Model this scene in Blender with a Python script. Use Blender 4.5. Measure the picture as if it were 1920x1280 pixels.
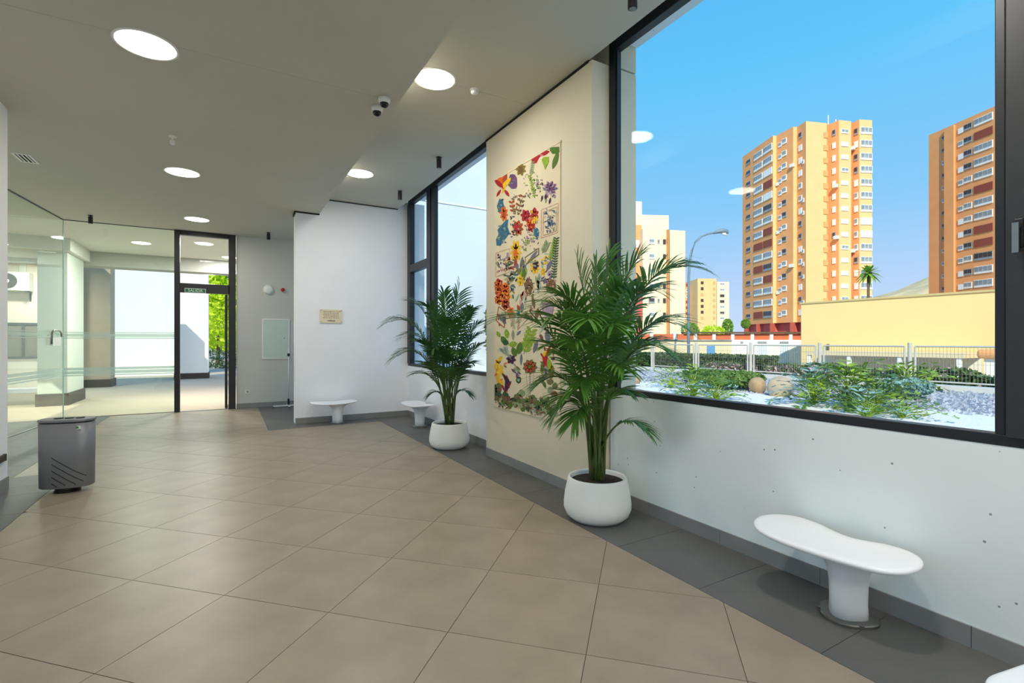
import bpy, bmesh, math, random
from mathutils import Vector, Matrix

# ------------------------------------------------------------------ camera, world, sun, exposure
scene = bpy.context.scene
for o in list(bpy.data.objects):
    bpy.data.objects.remove(o, do_unlink=True)
C = scene.collection
R = math.radians
CAM_H = 1.6
FPX = 920.0                       # focal length in pixels of the 1920 wide frame

cam_d = bpy.data.cameras.new('camera')
cam_d.sensor_fit = 'HORIZONTAL'
cam_d.sensor_width = 36.0
cam_d.lens = FPX / 1920 * 36.0
cam_d.clip_start = 0.05
cam_d.clip_end = 3000
cam = bpy.data.objects.new('camera', cam_d)
C.objects.link(cam)
cam.location = (0, 0, CAM_H)
cam.rotation_euler = (R(90), 0, R(-30))
scene.camera = cam

vs = scene.view_settings
vs.view_transform = 'Standard'
vs.look = 'None'
vs.exposure = 0.0
vs.gamma = 1.0
vs.use_curve_mapping = False


def srgb(r, g, b):
    f = lambda v: v / 12.92 if v <= 0.04045 else ((v + 0.055) / 1.055) ** 2.4
    return (f(r / 255), f(g / 255), f(b / 255), 1.0)


world = bpy.data.worlds.new('sky')
scene.world = world
world.use_nodes = True
wn = world.node_tree
wn.nodes.clear()
w_out = wn.nodes.new('ShaderNodeOutputWorld')
w_bg = wn.nodes.new('ShaderNodeBackground')
w_tc = wn.nodes.new('ShaderNodeTexCoord')
w_sep = wn.nodes.new('ShaderNodeSeparateXYZ')
w_ramp = wn.nodes.new('ShaderNodeValToRGB')
el = w_ramp.color_ramp.elements
el[0].position = 0.0
el[0].color = srgb(212, 228, 255)
el[1].position = 1.0
el[1].color = srgb(60, 150, 245)
for p_, c_ in ((0.10, (190, 217, 255)), (0.24, (142, 206, 255)), (0.46, (102, 200, 255))):
    e_ = el.new(p_)
    e_.color = srgb(*c_)
wn.links.new(w_tc.outputs['Generated'], w_sep.inputs[0])
wn.links.new(w_sep.outputs['Z'], w_ramp.inputs[0])
wn.links.new(w_ramp.outputs[0], w_bg.inputs[0])
w_bg.inputs[1].default_value = 1.0
wn.links.new(w_bg.outputs[0], w_out.inputs[0])


def c2w(X, Y):
    """ground-plan point right of / ahead of the camera -> world (x across the room, y along it)"""
    return (math.cos(R(30)) * X + 0.5 * Y, -0.5 * X + math.cos(R(30)) * Y)


SUN_DIR = Vector((*c2w(-0.16, -0.80), 0.60)).normalized()      # towards the sun
sun_d = bpy.data.lights.new('sun', 'SUN')
sun_d.energy = 4.6
sun_d.color = (1.0, 0.92, 0.78)
sun_d.angle = R(0.6)
sun = bpy.data.objects.new('sun', sun_d)
C.objects.link(sun)
sun.rotation_euler = SUN_DIR.to_track_quat('Z', 'Y').to_euler()
sun.location = (0, -20, 60)

LAMP_W = 28.0                      # watts of one round ceiling downlight
LAMP_C = (1.0, 0.965, 0.91)


# ------------------------------------------------------------------ survey helpers (measured points -> metres)
def ray(px, py):
    n, u = c2w((px - 960) / FPX, 1.0)
    return n, u, (640 - py) / FPX


def atz(px, py, z=0.0):
    n, u, r = ray(px, py)
    t = (z - CAM_H) / r
    return Vector((n * t, u * t, z))


def atx(px, py, x):
    n, u, r = ray(px, py)
    t = x / n
    return Vector((x, u * t, CAM_H + r * t))


def aty(px, py, y):
    n, u, r = ray(px, py)
    t = y / u
    return Vector((n * t, y, CAM_H + r * t))


def atd(px, py, d):
    n, u, r = ray(px, py)
    return Vector((n * d, u * d, CAM_H + r * d))


# ------------------------------------------------------------------ materials
MATS = {}


def mat(name, rgb, rough=0.6, var=0.06, scale=6.0, bump=0.0, bscale=None, metal=0.0, spec=0.5, rgb2=None, detail=4.0, trans=0.0):
    m = bpy.data.materials.new(name)
    m.use_nodes = True
    nt = m.node_tree
    b = nt.nodes['Principled BSDF']
    b.inputs['Roughness'].default_value = rough
    b.inputs['Metallic'].default_value = metal
    b.inputs['Specular IOR Level'].default_value = spec
    c = srgb(*rgb)
    tc = nt.nodes.new('ShaderNodeTexCoord')
    nz = nt.nodes.new('ShaderNodeTexNoise')
    nz.inputs['Scale'].default_value = scale
    nz.inputs['Detail'].default_value = detail
    nt.links.new(tc.outputs['Object'], nz.inputs['Vector'])
    rp = nt.nodes.new('ShaderNodeValToRGB')
    if rgb2:
        a0, a1 = c, srgb(*rgb2)
    else:
        a0 = tuple(max(0, v * (1 - var)) for v in c[:3]) + (1,)
        a1 = tuple(min(1, v * (1 + var)) for v in c[:3]) + (1,)
    rp.color_ramp.elements[0].position = 0.3
    rp.color_ramp.elements[0].color = a0
    rp.color_ramp.elements[1].position = 0.7
    rp.color_ramp.elements[1].color = a1
    nt.links.new(nz.outputs['Fac'], rp.inputs[0])
    nt.links.new(rp.outputs[0], b.inputs['Base Color'])
    if bump:
        n2 = nt.nodes.new('ShaderNodeTexNoise')
        n2.inputs['Scale'].default_value = bscale or scale * 6
        n2.inputs['Detail'].default_value = 5
        nt.links.new(tc.outputs['Object'], n2.inputs['Vector'])
        bp = nt.nodes.new('ShaderNodeBump')
        bp.inputs['Strength'].default_value = bump
        bp.inputs['Distance'].default_value = 0.01
        nt.links.new(n2.outputs['Fac'], bp.inputs['Height'])
        nt.links.new(bp.outputs[0], b.inputs['Normal'])
    if trans:
        b.inputs['Transmission Weight'].default_value = 0.0
        tl = nt.nodes.new('ShaderNodeBsdfTranslucent')
        nt.links.new(rp.outputs[0], tl.inputs['Color'])
        mx = nt.nodes.new('ShaderNodeMixShader')
        mx.inputs[0].default_value = trans
        nt.links.new(b.outputs[0], mx.inputs[1])
        nt.links.new(tl.outputs[0], mx.inputs[2])
        nt.links.new(mx.outputs[0], nt.nodes['Material Output'].inputs[0])
    MATS[name] = m
    return m


def emit_mat(name, rgb, strength):
    m = bpy.data.materials.new(name)
    m.use_nodes = True
    nt = m.node_tree
    nt.nodes.clear()
    out = nt.nodes.new('ShaderNodeOutputMaterial')
    e = nt.nodes.new('ShaderNodeEmission')
    e.inputs[0].default_value = srgb(*rgb)
    e.inputs[1].default_value = strength
    nt.links.new(e.outputs[0], out.inputs[0])
    MATS[name] = m
    return m


def glass_mat(name, tint, base=0.004, blend=0.25, frost=0.0, diffuse=(0.8, 0.85, 0.82, 1)):
    m = bpy.data.materials.new(name)
    m.use_nodes = True
    nt = m.node_tree
    nt.nodes.clear()
    out = nt.nodes.new('ShaderNodeOutputMaterial')
    tr = nt.nodes.new('ShaderNodeBsdfTransparent')
    tr.inputs[0].default_value = tint
    gl = nt.nodes.new('ShaderNodeBsdfGlossy')
    gl.inputs['Roughness'].default_value = 0.02
    gl.inputs['Color'].default_value = (1, 1, 1, 1)
    lw = nt.nodes.new('ShaderNodeLayerWeight')
    lw.inputs['Blend'].default_value = blend
    mr = nt.nodes.new('ShaderNodeMapRange')
    mr.inputs['To Min'].default_value = base
    mr.inputs['To Max'].default_value = 0.6
    pw = nt.nodes.new('ShaderNodeMath')
    pw.operation = 'POWER'
    pw.inputs[1].default_value = 3.6
    nt.links.new(lw.outputs['Facing'], pw.inputs[0])
    nt.links.new(pw.outputs[0], mr.inputs['Value'])
    mx = nt.nodes.new('ShaderNodeMixShader')
    nt.links.new(mr.outputs[0], mx.inputs[0])
    nt.links.new(tr.outputs[0], mx.inputs[1])
    nt.links.new(gl.outputs[0], mx.inputs[2])
    last = mx
    if frost:
        df = nt.nodes.new('ShaderNodeBsdfDiffuse')
        df.inputs[0].default_value = diffuse
        m2 = nt.nodes.new('ShaderNodeMixShader')
        m2.inputs[0].default_value = frost
        nt.links.new(mx.outputs[0], m2.inputs[1])
        nt.links.new(df.outputs[0], m2.inputs[2])
        last = m2
    nt.links.new(last.outputs[0], out.inputs[0])
    MATS[name] = m
    return m


def concrete_wall(name, rgb):
    """painted concrete: broad mottling and small scattered blowholes"""
    m = mat(name, rgb, rough=0.75, var=0.035, scale=1.3, bump=0.06, bscale=14)
    nt = m.node_tree
    b = nt.nodes['Principled BSDF']
    rp = [n for n in nt.nodes if n.type == 'VALTORGB'][0]
    tc = [n for n in nt.nodes if n.type == 'TEX_COORD'][0]
    vo = nt.nodes.new('ShaderNodeTexVoronoi')
    vo.inputs['Scale'].default_value = 9.0
    vo.inputs['Randomness'].default_value = 1.0
    nt.links.new(tc.outputs['Object'], vo.inputs['Vector'])
    lt = nt.nodes.new('ShaderNodeMath')
    lt.operation = 'LESS_THAN'
    lt.inputs[1].default_value = 0.06
    nt.links.new(vo.outputs['Distance'], lt.inputs[0])
    mx = nt.nodes.new('ShaderNodeMixRGB')
    mx.inputs[2].default_value = srgb(150, 148, 142)
    nt.links.new(lt.outputs[0], mx.inputs[0])
    nt.links.new(rp.outputs[0], mx.inputs[1])
    nt.links.new(mx.outputs[0], b.inputs['Base Color'])
    return m


concrete_wall('wall_concrete', (238, 246, 244))
mat('wall_cream', (222, 212, 186), 0.8, 0.02, 1.5, 0.04, 60)
mat('wing_paint', (212, 222, 230), 0.85, 0.02, 0.6)
mat('wall_paint', (246, 247, 248), 0.8, 0.02, 1.5, 0.04, 60)
mat('wall_grey', (205, 204, 195), 0.8, 0.02, 1.5, 0.04, 60)
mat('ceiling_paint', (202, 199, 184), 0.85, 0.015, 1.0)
mat('gap_black', (26, 25, 24), 0.8, 0.02)
mat('tile_beige', (150, 137, 118), 0.36, 0.10, 3.2, 0.05, 40, spec=0.28, detail=8)
mat('tile_dark', (96, 95, 93), 0.42, 0.10, 4.0, 0.05, 40, spec=0.4, detail=8)
mat('skirting_tile', (138, 138, 135), 0.5, 0.07, 4.0)
mat('grout', (96, 88, 78), 0.8, 0.05)
mat('grout_dark', (62, 60, 57), 0.8, 0.05)
mat('frame_black', (30, 31, 33), 0.38, 0.05, 20, spec=0.5)
mat('frame_black2', (44, 46, 46), 0.42, 0.05, 20, spec=0.5)
glass_mat('window_glass', (0.97, 0.99, 0.98, 1))
glass_mat('porch_glass', (0.93, 0.99, 0.95, 1), base=0.035, blend=0.30)
glass_mat('frosted_band', (0.85, 0.95, 0.9, 1), frost=0.45)
mat('glass_edge', (190, 225, 205), 0.2, 0.03)
mat('bench_white', (246, 247, 248), 0.32, 0.01, 2)
mat('steel', (150, 148, 142), 0.32, 0.05, 20, metal=1.0)
mat('pot_white', (246, 246, 240), 0.5, 0.01, 3)
mat('soil', (38, 30, 24), 0.95, 0.4, 40, 0.6, 60)
mat('palm_leaf', (62, 112, 40), 0.42, 0.25, 5, rgb2=(100, 148, 56), trans=0.22)
mat('palm_leaf_dark', (44, 90, 40), 0.42, 0.25, 5, rgb2=(70, 118, 52), trans=0.22)
mat('palm_stem', (96, 118, 52), 0.5, 0.2, 9, rgb2=(66, 92, 40))
mat('palm_trunk', (84, 62, 36), 0.7, 0.3, 12, rgb2=(96, 98, 48))
mat('bin_grey', (128, 129, 133), 0.42, 0.02, 8, metal=0.25)
mat('bin_black', (24, 24, 25), 0.4, 0.05)
mat('sticker_green', (52, 128, 72), 0.5, 0.1)
mat('white_plastic', (236, 236, 230), 0.45, 0.01)
mat('black_metal', (22, 22, 23), 0.45, 0.05)
mat('lens_black', (10, 10, 11), 0.12, 0.05)
mat('red_plastic', (178, 40, 36), 0.4, 0.05)
mat('panel_green_white', (206, 222, 208), 0.5, 0.02)
mat('plaque_cream', (232, 220, 190), 0.6, 0.03)
mat('plaque_ink', (150, 104, 66), 0.7, 0.05)
mat('plaque_ink_dark', (74, 58, 40), 0.7, 0.05)
mat('sign_green', (34, 96, 66), 0.5, 0.05)
mat('sign_white', (214, 230, 214), 0.5, 0.02)
mat('canvas', (228, 214, 180), 0.9, 0.04, 5, 0.15, 150)
emit_mat('lamp_glow', (255, 246, 226), 6.0)
# outside
mat('render_white', (244, 244, 240), 0.85, 0.02, 0.6)
mat('render_cream', (232, 222, 204), 0.85, 0.03, 0.6)
mat('plinth_dark', (88, 82, 76), 0.7, 0.08, 3)
mat('plinth_brown', (66, 56, 48), 0.7, 0.08, 3)
mat('porch_column_paint', (208, 214, 204), 0.8, 0.02)
mat('porch_column_tan', (178, 164, 144), 0.8, 0.03)
mat('outside_ceiling', (214, 214, 206), 0.85, 0.02)
mat('beam_shade_grey', (170, 171, 165), 0.85, 0.02)  # natural shading of the beam put into its grey
mat('ac_case', (226, 224, 208), 0.5, 0.02)
mat('ac_dark', (70, 70, 66), 0.6, 0.05)
mat('blind_grey', (138, 134, 120), 0.6, 0.05)
mat('win_frame_grey', (92, 96, 96), 0.5, 0.05)
mat('gravel_white', (236, 236, 236), 0.9, 0.12, 30, 0.9, 45)
mat('gravel_dark', (96, 102, 116), 0.85, 0.3, 16, 0.9, 30, rgb2=(168, 174, 186))
mat('gravel_stone', (120, 126, 138), 0.8, 0.3, 9, rgb2=(186, 192, 202))
mat('curb', (214, 214, 208), 0.85, 0.05, 3)
mat('curb_dark', (70, 74, 76), 0.85, 0.1, 3)
mat('boulder_tan', (186, 158, 122), 0.85, 0.2, 5, 0.4, 20, rgb2=(150, 124, 96))
mat('boulder_grey', (170, 158, 142), 0.85, 0.2, 5, 0.4, 20, rgb2=(206, 186, 152))
mat('leaf_lime', (112, 150, 26), 0.4, 0.2, 3, rgb2=(158, 186, 52), trans=0.15)
mat('leaf_mid', (58, 100, 30), 0.4, 0.2, 3, rgb2=(96, 132, 40), trans=0.15)
mat('leaf_blue', (112, 150, 136), 0.45, 0.15, 3, rgb2=(150, 184, 178), trans=0.1)
mat('hedge_green', (54, 78, 44), 0.6, 0.3, 4, rgb2=(82, 108, 58), trans=0.1)
mat('hedge_flower', (64, 92, 46), 0.6, 0.3, 4, rgb2=(102, 128, 64), trans=0.1)
mat('grass_green', (84, 122, 52), 0.6, 0.3, 6, rgb2=(122, 150, 76), trans=0.15)
mat('flower_pink', (222, 178, 190), 0.6, 0.1, 6)
mat('tree_lime', (190, 222, 26), 0.6, 0.2, 2, rgb2=(226, 242, 60), trans=0.35)
mat('tree_green', (92, 138, 34), 0.6, 0.2, 2, rgb2=(148, 188, 56), trans=0.25)
mat('bark', (104, 84, 62), 0.85, 0.2, 5)
mat('fence_grey', (196, 194, 184), 0.5, 0.05)
mat('fence_wire', (150, 148, 138), 0.5, 0.05)
mat('asphalt', (170, 168, 164), 0.9, 0.06, 0.3)
mat('stone_paving', (184, 172, 152), 0.9, 0.06, 0.4)
mat('wall_yellow', (250, 218, 152), 0.85, 0.03, 0.3)
mat('wall_yellow_cap', (214, 192, 134), 0.85, 0.03, 0.3)
mat('wall_low_white', (250, 246, 232), 0.85, 0.02, 0.3)
mat('wall_low_cream', (232, 212, 172), 0.85, 0.02, 0.3)  # canopy cream; also carries the shade on the low wall as colour
mat('terracotta', (206, 110, 72), 0.85, 0.12, 1.5)
mat('door_blue', (92, 152, 204), 0.6, 0.05)
mat('door_pale', (214, 228, 232), 0.6, 0.05)
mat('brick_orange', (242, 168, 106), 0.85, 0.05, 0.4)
mat('brick_sunlit', (242, 198, 136), 0.85, 0.04, 0.4)  # same tower brick with sunlight put into the tone
mat('brick_red', (196, 92, 70), 0.85, 0.06, 0.4)
mat('brick_pink', (206, 96, 92), 0.85, 0.06, 0.4)
mat('brick_pale', (246, 226, 188), 0.85, 0.03, 0.4)
mat('shutter_white', (246, 244, 236), 0.6, 0.03, 0.5)
mat('pane_grey', (122, 132, 140), 0.25, 0.2, 0.7, rgb2=(170, 176, 176))
mat('pane_dark', (74, 62, 60), 0.4, 0.2, 0.7)
mat('loggia_red', (150, 74, 56), 0.8, 0.08, 0.7)
mat('lamp_post', (120, 140, 152), 0.5, 0.04)
mat('hill_earth', (240, 208, 156), 0.95, 0.2, 0.04, rgb2=(190, 172, 128), detail=8)


# ------------------------------------------------------------------ mesh helpers
class MB:
    def __init__(s):
        s.v = []
        s.f = []

    def add(s, vs_, fs_):
        o = len(s.v)
        s.v += [tuple(p) for p in vs_]
        s.f += [tuple(i + o for i in f) for f in fs_]
        return s

    def box(s, a, b):
        x0, y0, z0 = [min(a[i], b[i]) for i in range(3)]
        x1, y1, z1 = [max(a[i], b[i]) for i in range(3)]
        return s.add([(x0, y0, z0), (x1, y0, z0), (x1, y1, z0), (x0, y1, z0), (x0, y0, z1), (x1, y0, z1), (x1, y1, z1), (x0, y1, z1)],
                     [(0, 3, 2, 1), (4, 5, 6, 7), (0, 1, 5, 4), (1, 2, 6, 5), (2, 3, 7, 6), (3, 0, 4, 7)])

    def prism(s, poly, z0, z1):
        n = len(poly)
        vs_ = [(p[0], p[1], z0) for p in poly] + [(p[0], p[1], z1) for p in poly]
        fs_ = [tuple(range(n - 1, -1, -1)), tuple(range(n, 2 * n))]
        fs_ += [(i, (i + 1) % n, n + (i + 1) % n, n + i) for i in range(n)]
        return s.add(vs_, fs_)

    def rings(s, rings, cap0=True, cap1=True):
        m = len(rings[0])
        vs_ = [p for r in rings for p in r]
        fs_ = []
        for k in range(len(rings) - 1):
            for i in range(m):
                j = (i + 1) % m
                fs_.append((k * m + i, k * m + j, (k + 1) * m + j, (k + 1) * m + i))
        if cap0:
            fs_.append(tuple(range(m - 1, -1, -1)))
        if cap1:
            b = (len(rings) - 1) * m
            fs_.append(tuple(range(b, b + m)))
        return s.add(vs_, fs_)

    def lathe(s, prof, seg=32, c=(0, 0, 0), cap0=True, cap1=True):
        rs = []
        for r, z in prof:
            rs.append([(c[0] + r * math.cos(2 * math.pi * i / seg), c[1] + r * math.sin(2 * math.pi * i / seg), c[2] + z) for i in range(seg)])
        return s.rings(rs, cap0, cap1)

    def tube(s, pts, rad, seg=6):
        pts = [Vector(p) for p in pts]
        if not hasattr(rad, '__len__'):
            rad = [rad] * len(pts)
        rs = []
        for k, p in enumerate(pts):
            t = (pts[min(k + 1, len(pts) - 1)] - pts[max(k - 1, 0)])
            t = t.normalized() if t.length > 1e-9 else Vector((0, 0, 1))
            a = Vector((0, 0, 1)) if abs(t.z) < 0.9 else Vector((1, 0, 0))
            x = t.cross(a).normalized()
            y = t.cross(x).normalized()
            rs.append([p + x * rad[k] * math.cos(2 * math.pi * i / seg) + y * rad[k] * math.sin(2 * math.pi * i / seg) for i in range(seg)])
        return s.rings(rs)

    def quad(s, a, b, c, d):
        return s.add([a, b, c, d], [(0, 1, 2, 3)])

    def mesh(s, name, material, smooth=False):
        me = bpy.data.meshes.new(name)
        me.from_pydata(s.v, [], s.f)
        if smooth:
            me.polygons.foreach_set('use_smooth', [True] * len(me.polygons))
        if material:
            me.materials.append(MATS[material])
        me.update()
        return me

    def build(s, name, material, parent=None, smooth=False, loc=None, rot=None, bevel=0.0, fix=True):
        me = s.mesh(name, material, smooth)
        if fix or bevel:
            bm = bmesh.new()
            bm.from_mesh(me)
            if fix:
                bmesh.ops.recalc_face_normals(bm, faces=bm.faces)
            if bevel:
                bmesh.ops.bevel(bm, geom=[e for e in bm.edges if len(e.link_faces) == 2 and e.calc_face_angle(0) > 0.6], offset=bevel, segments=2, affect='EDGES', profile=0.5)
            bm.to_mesh(me)
            bm.free()
        return link(name, me, parent, loc, rot)


def link(name, me, parent=None, loc=None, rot=None):
    o = bpy.data.objects.new(name, me)
    C.objects.link(o)
    if parent:
        o.parent = parent
    if loc is not None:
        o.location = loc
    if rot is not None:
        o.rotation_euler = rot
    return o


def thing(name, label, cat, loc=(0, 0, 0), rz=0.0, group=None):
    o = bpy.data.objects.new(name, None)
    o.empty_display_size = 0.1
    C.objects.link(o)
    o.location = loc
    o.rotation_euler = (0, 0, rz)
    return tag(o, label, cat, group)


def tag(o, label, cat, group=None, kind=None):
    o['label'] = label
    o['category'] = cat
    if group:
        o['group'] = group
    if kind:
        o['kind'] = kind
    return o


def struct(o, label, cat):
    return tag(o, label, cat, kind='structure')


def copy_tree(o, parent=None):
    c = o.copy()
    C.objects.link(c)
    c.parent = parent
    for ch in o.children:
        copy_tree(ch, c)
    return c


def box(name, a, b, material, parent=None, bevel=0.0):
    """a box with its origin at its own centre"""
    ctr = Vector([(a[i] + b[i]) / 2 for i in range(3)])
    m = MB().box(Vector(a) - ctr, Vector(b) - ctr)
    return m.build(name, material, parent, loc=ctr, bevel=bevel, fix=False)


def boxm(name, boxes, material, parent=None):
    m = MB()
    for a, b in boxes:
        m.box(a, b)
    return m.build(name, material, parent, fix=False)


def clip_poly(poly, nx, ny, d):
    """keep the side nx*x+ny*y <= d"""
    out = []
    for i in range(len(poly)):
        a, b = poly[i], poly[(i + 1) % len(poly)]
        da, db = nx * a[0] + ny * a[1] - d, nx * b[0] + ny * b[1] - d
        if da <= 0:
            out.append(a)
        if (da < 0 < db) or (db < 0 < da):
            t = da / (da - db)
            out.append((a[0] + t * (b[0] - a[0]), a[1] + t * (b[1] - a[1])))
    return out


def area(poly):
    return 0.5 * abs(sum(poly[i][0] * poly[(i + 1) % len(poly)][1] - poly[(i + 1) % len(poly)][0] * poly[i][1] for i in range(len(poly))))


# ------------------------------------------------------------------ plan of the lobby (x across, y along the window wall)
XW = 3.37        # inner face of the window wall
XP = 3.145       # face of the pier that carries the textile
XO = 3.74        # outer face of the window wall
Y0 = -5.5        # rear end of the lobby behind the viewpoint
YP = 10.34       # partition with the plaque
YB = 13.46       # back wall with the door
ZU = 4.44        # upper ceiling
ZL = 4.13        # lower ceiling
XS = 1.56        # step between the two ceilings
XC = -2.09       # face of the left wall / column
YC = 7.39        # its far corner
T = 0.757        # tile

# --- floor -----------------------------------------------------------------
floor = boxm('floor', [((-4.2, Y0, -0.12), (XW + 0.05, YB + 0.02, -0.004))], 'grout')
struct(floor, 'tiled lobby floor of beige squares laid diagonally with a dark grey border', 'floor')


def tile_piece(name, poly, material, parent):
    cx = sum(p[0] for p in poly) / len(poly)
    cy = sum(p[1] for p in poly) / len(poly)
    m = MB().prism([(p[0] - cx, p[1] - cy) for p in poly], -0.006, 0.0)
    return m.build(name, material, parent, loc=(cx, cy, 0))


GAP = 0.0022
XD = 2.63        # inner edge of the dark border on the window side
YD = 9.83        # the border in front of the partition
ox, oy = -1.0955, 4.659
dI = Vector((0.7071, -0.7071))
dJ = Vector((0.7071, 0.7071))
for i in range(-22, 22):
    for j in range(-22, 22):
        p = Vector((ox, oy)) + dI * (i * T) + dJ * (j * T)
        q = [p + dI * GAP + dJ * GAP, p + dI * (T - GAP) + dJ * GAP, p + dI * (T - GAP) + dJ * (T - GAP), p + dI * GAP + dJ * (T - GAP)]
        base = [(v.x, v.y) for v in q]
        # the light field: three rectangles that meet along straight cuts
        fields = [(-1.665, XD, 0.0, 7.93), (-2.2, XD, 7.93, YD), (-2.2, 0.62, YD, YB - 0.02)]
        # join them into convex pieces by clipping against each, then keep tiles whole where possible
        full = clip_poly(clip_poly(clip_poly(clip_poly(base, 1, 0, XD - GAP), -1, 0, 2.2 - GAP), 0, 1, YB - 0.03), 0, -1, 1.2)
        if len(full) < 3 or area(full) < 0.002:
            continue
        xs = [v[0] for v in full]
        ys = [v[1] for v in full]
        parts_ = []
        if min(ys) < 7.93 and min(xs) < -1.665:
            parts_ = [clip_poly(clip_poly(full, 0, 1, 7.93), -1, 0, 1.665 - GAP), clip_poly(full, 0, -1, -7.93 - GAP)]
        elif max(ys) > YD and max(xs) > 0.62:
            parts_ = [clip_poly(full, 0, 1, YD - GAP), clip_poly(clip_poly(full, 0, -1, -YD), 1, 0, 0.62 - GAP)]
        else:
            parts_ = [full]
        for f_ in parts_:
            if len(f_) >= 3 and area(f_) > 0.002:
                tile_piece('floor_tile', f_, 'tile_beige', floor)

# dark border tiles
def border(x0, x1, y0, y1, step, start, along='y'):
    if along == 'y':
        y = start
        while y < y1:
            a, b = max(y, y0), min(y + step, y1)
            if b - a > 0.02:
                tile_piece('border_tile', [(x0 + GAP, a + GAP), (x1 - GAP, a + GAP), (x1 - GAP, b - GAP), (x0 + GAP, b - GAP)], 'tile_dark', floor)
            y += step
    else:
        x = start
        while x < x1:
            a, b = max(x, x0), min(x + step, x1)
            if b - a > 0.02:
                tile_piece('border_tile', [(a + GAP, y0 + GAP), (b - GAP, y0 + GAP), (b - GAP, y1 - GAP), (a + GAP, y1 - GAP)], 'tile_dark', floor)
            x += step


border(XD, XW, -1.2, YP, T, 0.63 - 3 * T)
border(0.62, XD, YD, YP, T, XD - 4 * T, 'x')
border(0.62, 3.3, YP, YB - 0.01, T, YP)
border(XC, -1.665, -1.2, 7.39, T, 0.2 - 2 * T)
border(-4.0, -1.665, 7.39, 7.93, T, -1.665 - 4 * T, 'x')
border(-3.02, -2.2, 7.93, YB - 0.01, T, 7.93)
border(-4.0, -3.02, 7.93, YB - 0.01, T, 7.93)

# --- walls -----------------------------------------------------------------
wall_r = boxm('wall_right', [((XW, Y0, 0), (XO, 3.83, 1.075)), ((XW + 0.02, Y0, 4.70), (XO, 3.83, 5.2)), ((XW, Y0, 1.075), (XO, -2.5, 4.75))], 'wall_concrete')
struct(wall_r, 'white painted concrete wall below the large window, with small blowholes', 'wall')
pier = boxm('wall_right', [((XP, 3.85, 0), (XO, 6.17, ZU - 0.02)), ((XW, 3.85, ZU), (XO, 6.17, 5.2))], 'wall_cream')
struct(pier, 'cream pier between the two windows, behind the textile hanging', 'wall')
wall_r2 = boxm('wall_right', [((XW, 6.17, 0), (XO, YP, 1.075)), ((XW + 0.02, 6.17, 4.70), (XO, YP, 5.2))], 'wall_paint')
struct(wall_r2, 'low white wall under the far window behind the smaller palm', 'wall')
part = boxm('wall_partition', [((1.12, YP, 0), (XO, YP + 0.28, 4.6))], 'wall_paint')
struct(part, 'white partition wall with the small cream plaque', 'wall')
wall_b = boxm('wall_back', [((0.16, YB, 0), (3.74, YB + 0.2, ZL + 0.2))], 'wall_grey')
struct(wall_b, 'grey recessed wall with the electrical cabinet beside the door', 'wall')
wall_l = boxm('wall_left', [((-2.7, 5.2, 0), (XC, YC, ZL + 0.1)), ((-2.7, Y0, 0), (XC, -4.6, ZL + 0.1)), ((-2.7, -4.6, 3.9), (XC, 5.2, ZL + 0.1))], 'wall_paint')
struct(wall_l, 'pale wall end at the extreme left edge of the picture', 'wall')
wall_f = boxm('wall_front', [((-2.7, Y0 - 0.2, 0), (XO, Y0, 4.6))], 'wall_paint')
struct(wall_f, 'plain rear wall of the lobby behind the viewpoint', 'wall')
# recess behind the left column
wall_l2 = boxm('wall_left', [((-4.3, 7.0, 0), (-2.7, 7.35, ZL + 0.1))], 'wall_paint')
struct(wall_l2, 'short return wall hidden behind the left wall end', 'wall')

# --- ceilings --------------------------------------------------------------
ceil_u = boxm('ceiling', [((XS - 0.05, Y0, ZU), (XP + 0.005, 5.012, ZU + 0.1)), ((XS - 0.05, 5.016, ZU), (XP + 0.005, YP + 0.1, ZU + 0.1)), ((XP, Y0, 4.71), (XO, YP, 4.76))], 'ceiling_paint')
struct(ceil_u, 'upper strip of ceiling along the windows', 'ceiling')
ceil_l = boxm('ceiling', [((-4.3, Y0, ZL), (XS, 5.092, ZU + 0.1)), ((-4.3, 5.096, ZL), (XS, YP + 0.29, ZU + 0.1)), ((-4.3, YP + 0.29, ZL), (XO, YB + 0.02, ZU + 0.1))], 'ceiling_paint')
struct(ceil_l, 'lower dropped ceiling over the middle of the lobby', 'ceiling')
gaps = boxm('trim_1', [((XP - 0.006, 3.90, ZU - 0.03), (XP + 0.02, 6.19, ZU + 0.002))], 'gap_black')
struct(gaps, 'dark shadow gap where the cream pier meets the ceiling', 'trim')
gaps = boxm('trim_2', [((1.10, YP - 0.005, ZL - 0.028), (XS, YP + 0.02, ZL + 0.002)), ((1.10, YP - 0.005, ZL - 0.06), (1.122, YP + 0.27, ZL + 0.002))], 'gap_black')
struct(gaps, 'dark shadow gap along the top of the white partition', 'trim')
gaps = boxm('trim_3', [((XS, YP - 0.004, ZU - 0.02), (XP, YP + 0.02, ZU + 0.002))], 'gap_black')
struct(gaps, 'thin dark joint between partition and upper ceiling', 'trim')


# --- skirting --------------------------------------------------------------
def skirting(name, label, p0, p1, thick, h, step, start):
    """tiles set on the wall face along p0 -> p1; thick points into the room"""
    p0, p1 = Vector(p0), Vector(p1)
    d = (p1 - p0).normalized()
    L = (p1 - p0).length
    nrm = Vector(thick)
    root = thing(name, label, 'skirting')
    root['kind'] = 'structure'
    s_ = start
    while s_ < L:
        a, b = max(s_, 0) + 0.0015, min(s_ + step, L) - 0.0015
        if b - a > 0.01:
            q0, q1 = p0 + d * a, p0 + d * b
            ctr = (q0 + q1) / 2 + nrm / 2
            e0, e1 = q0 - ctr, q1 + nrm - ctr
            MB().box((e0.x, e0.y, 0), (e1.x, e1.y, h)).build('skirting_tile', 'skirting_tile', root, loc=(ctr.x, ctr.y, 0.0), fix=False)
        s_ += step
    return root


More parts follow.
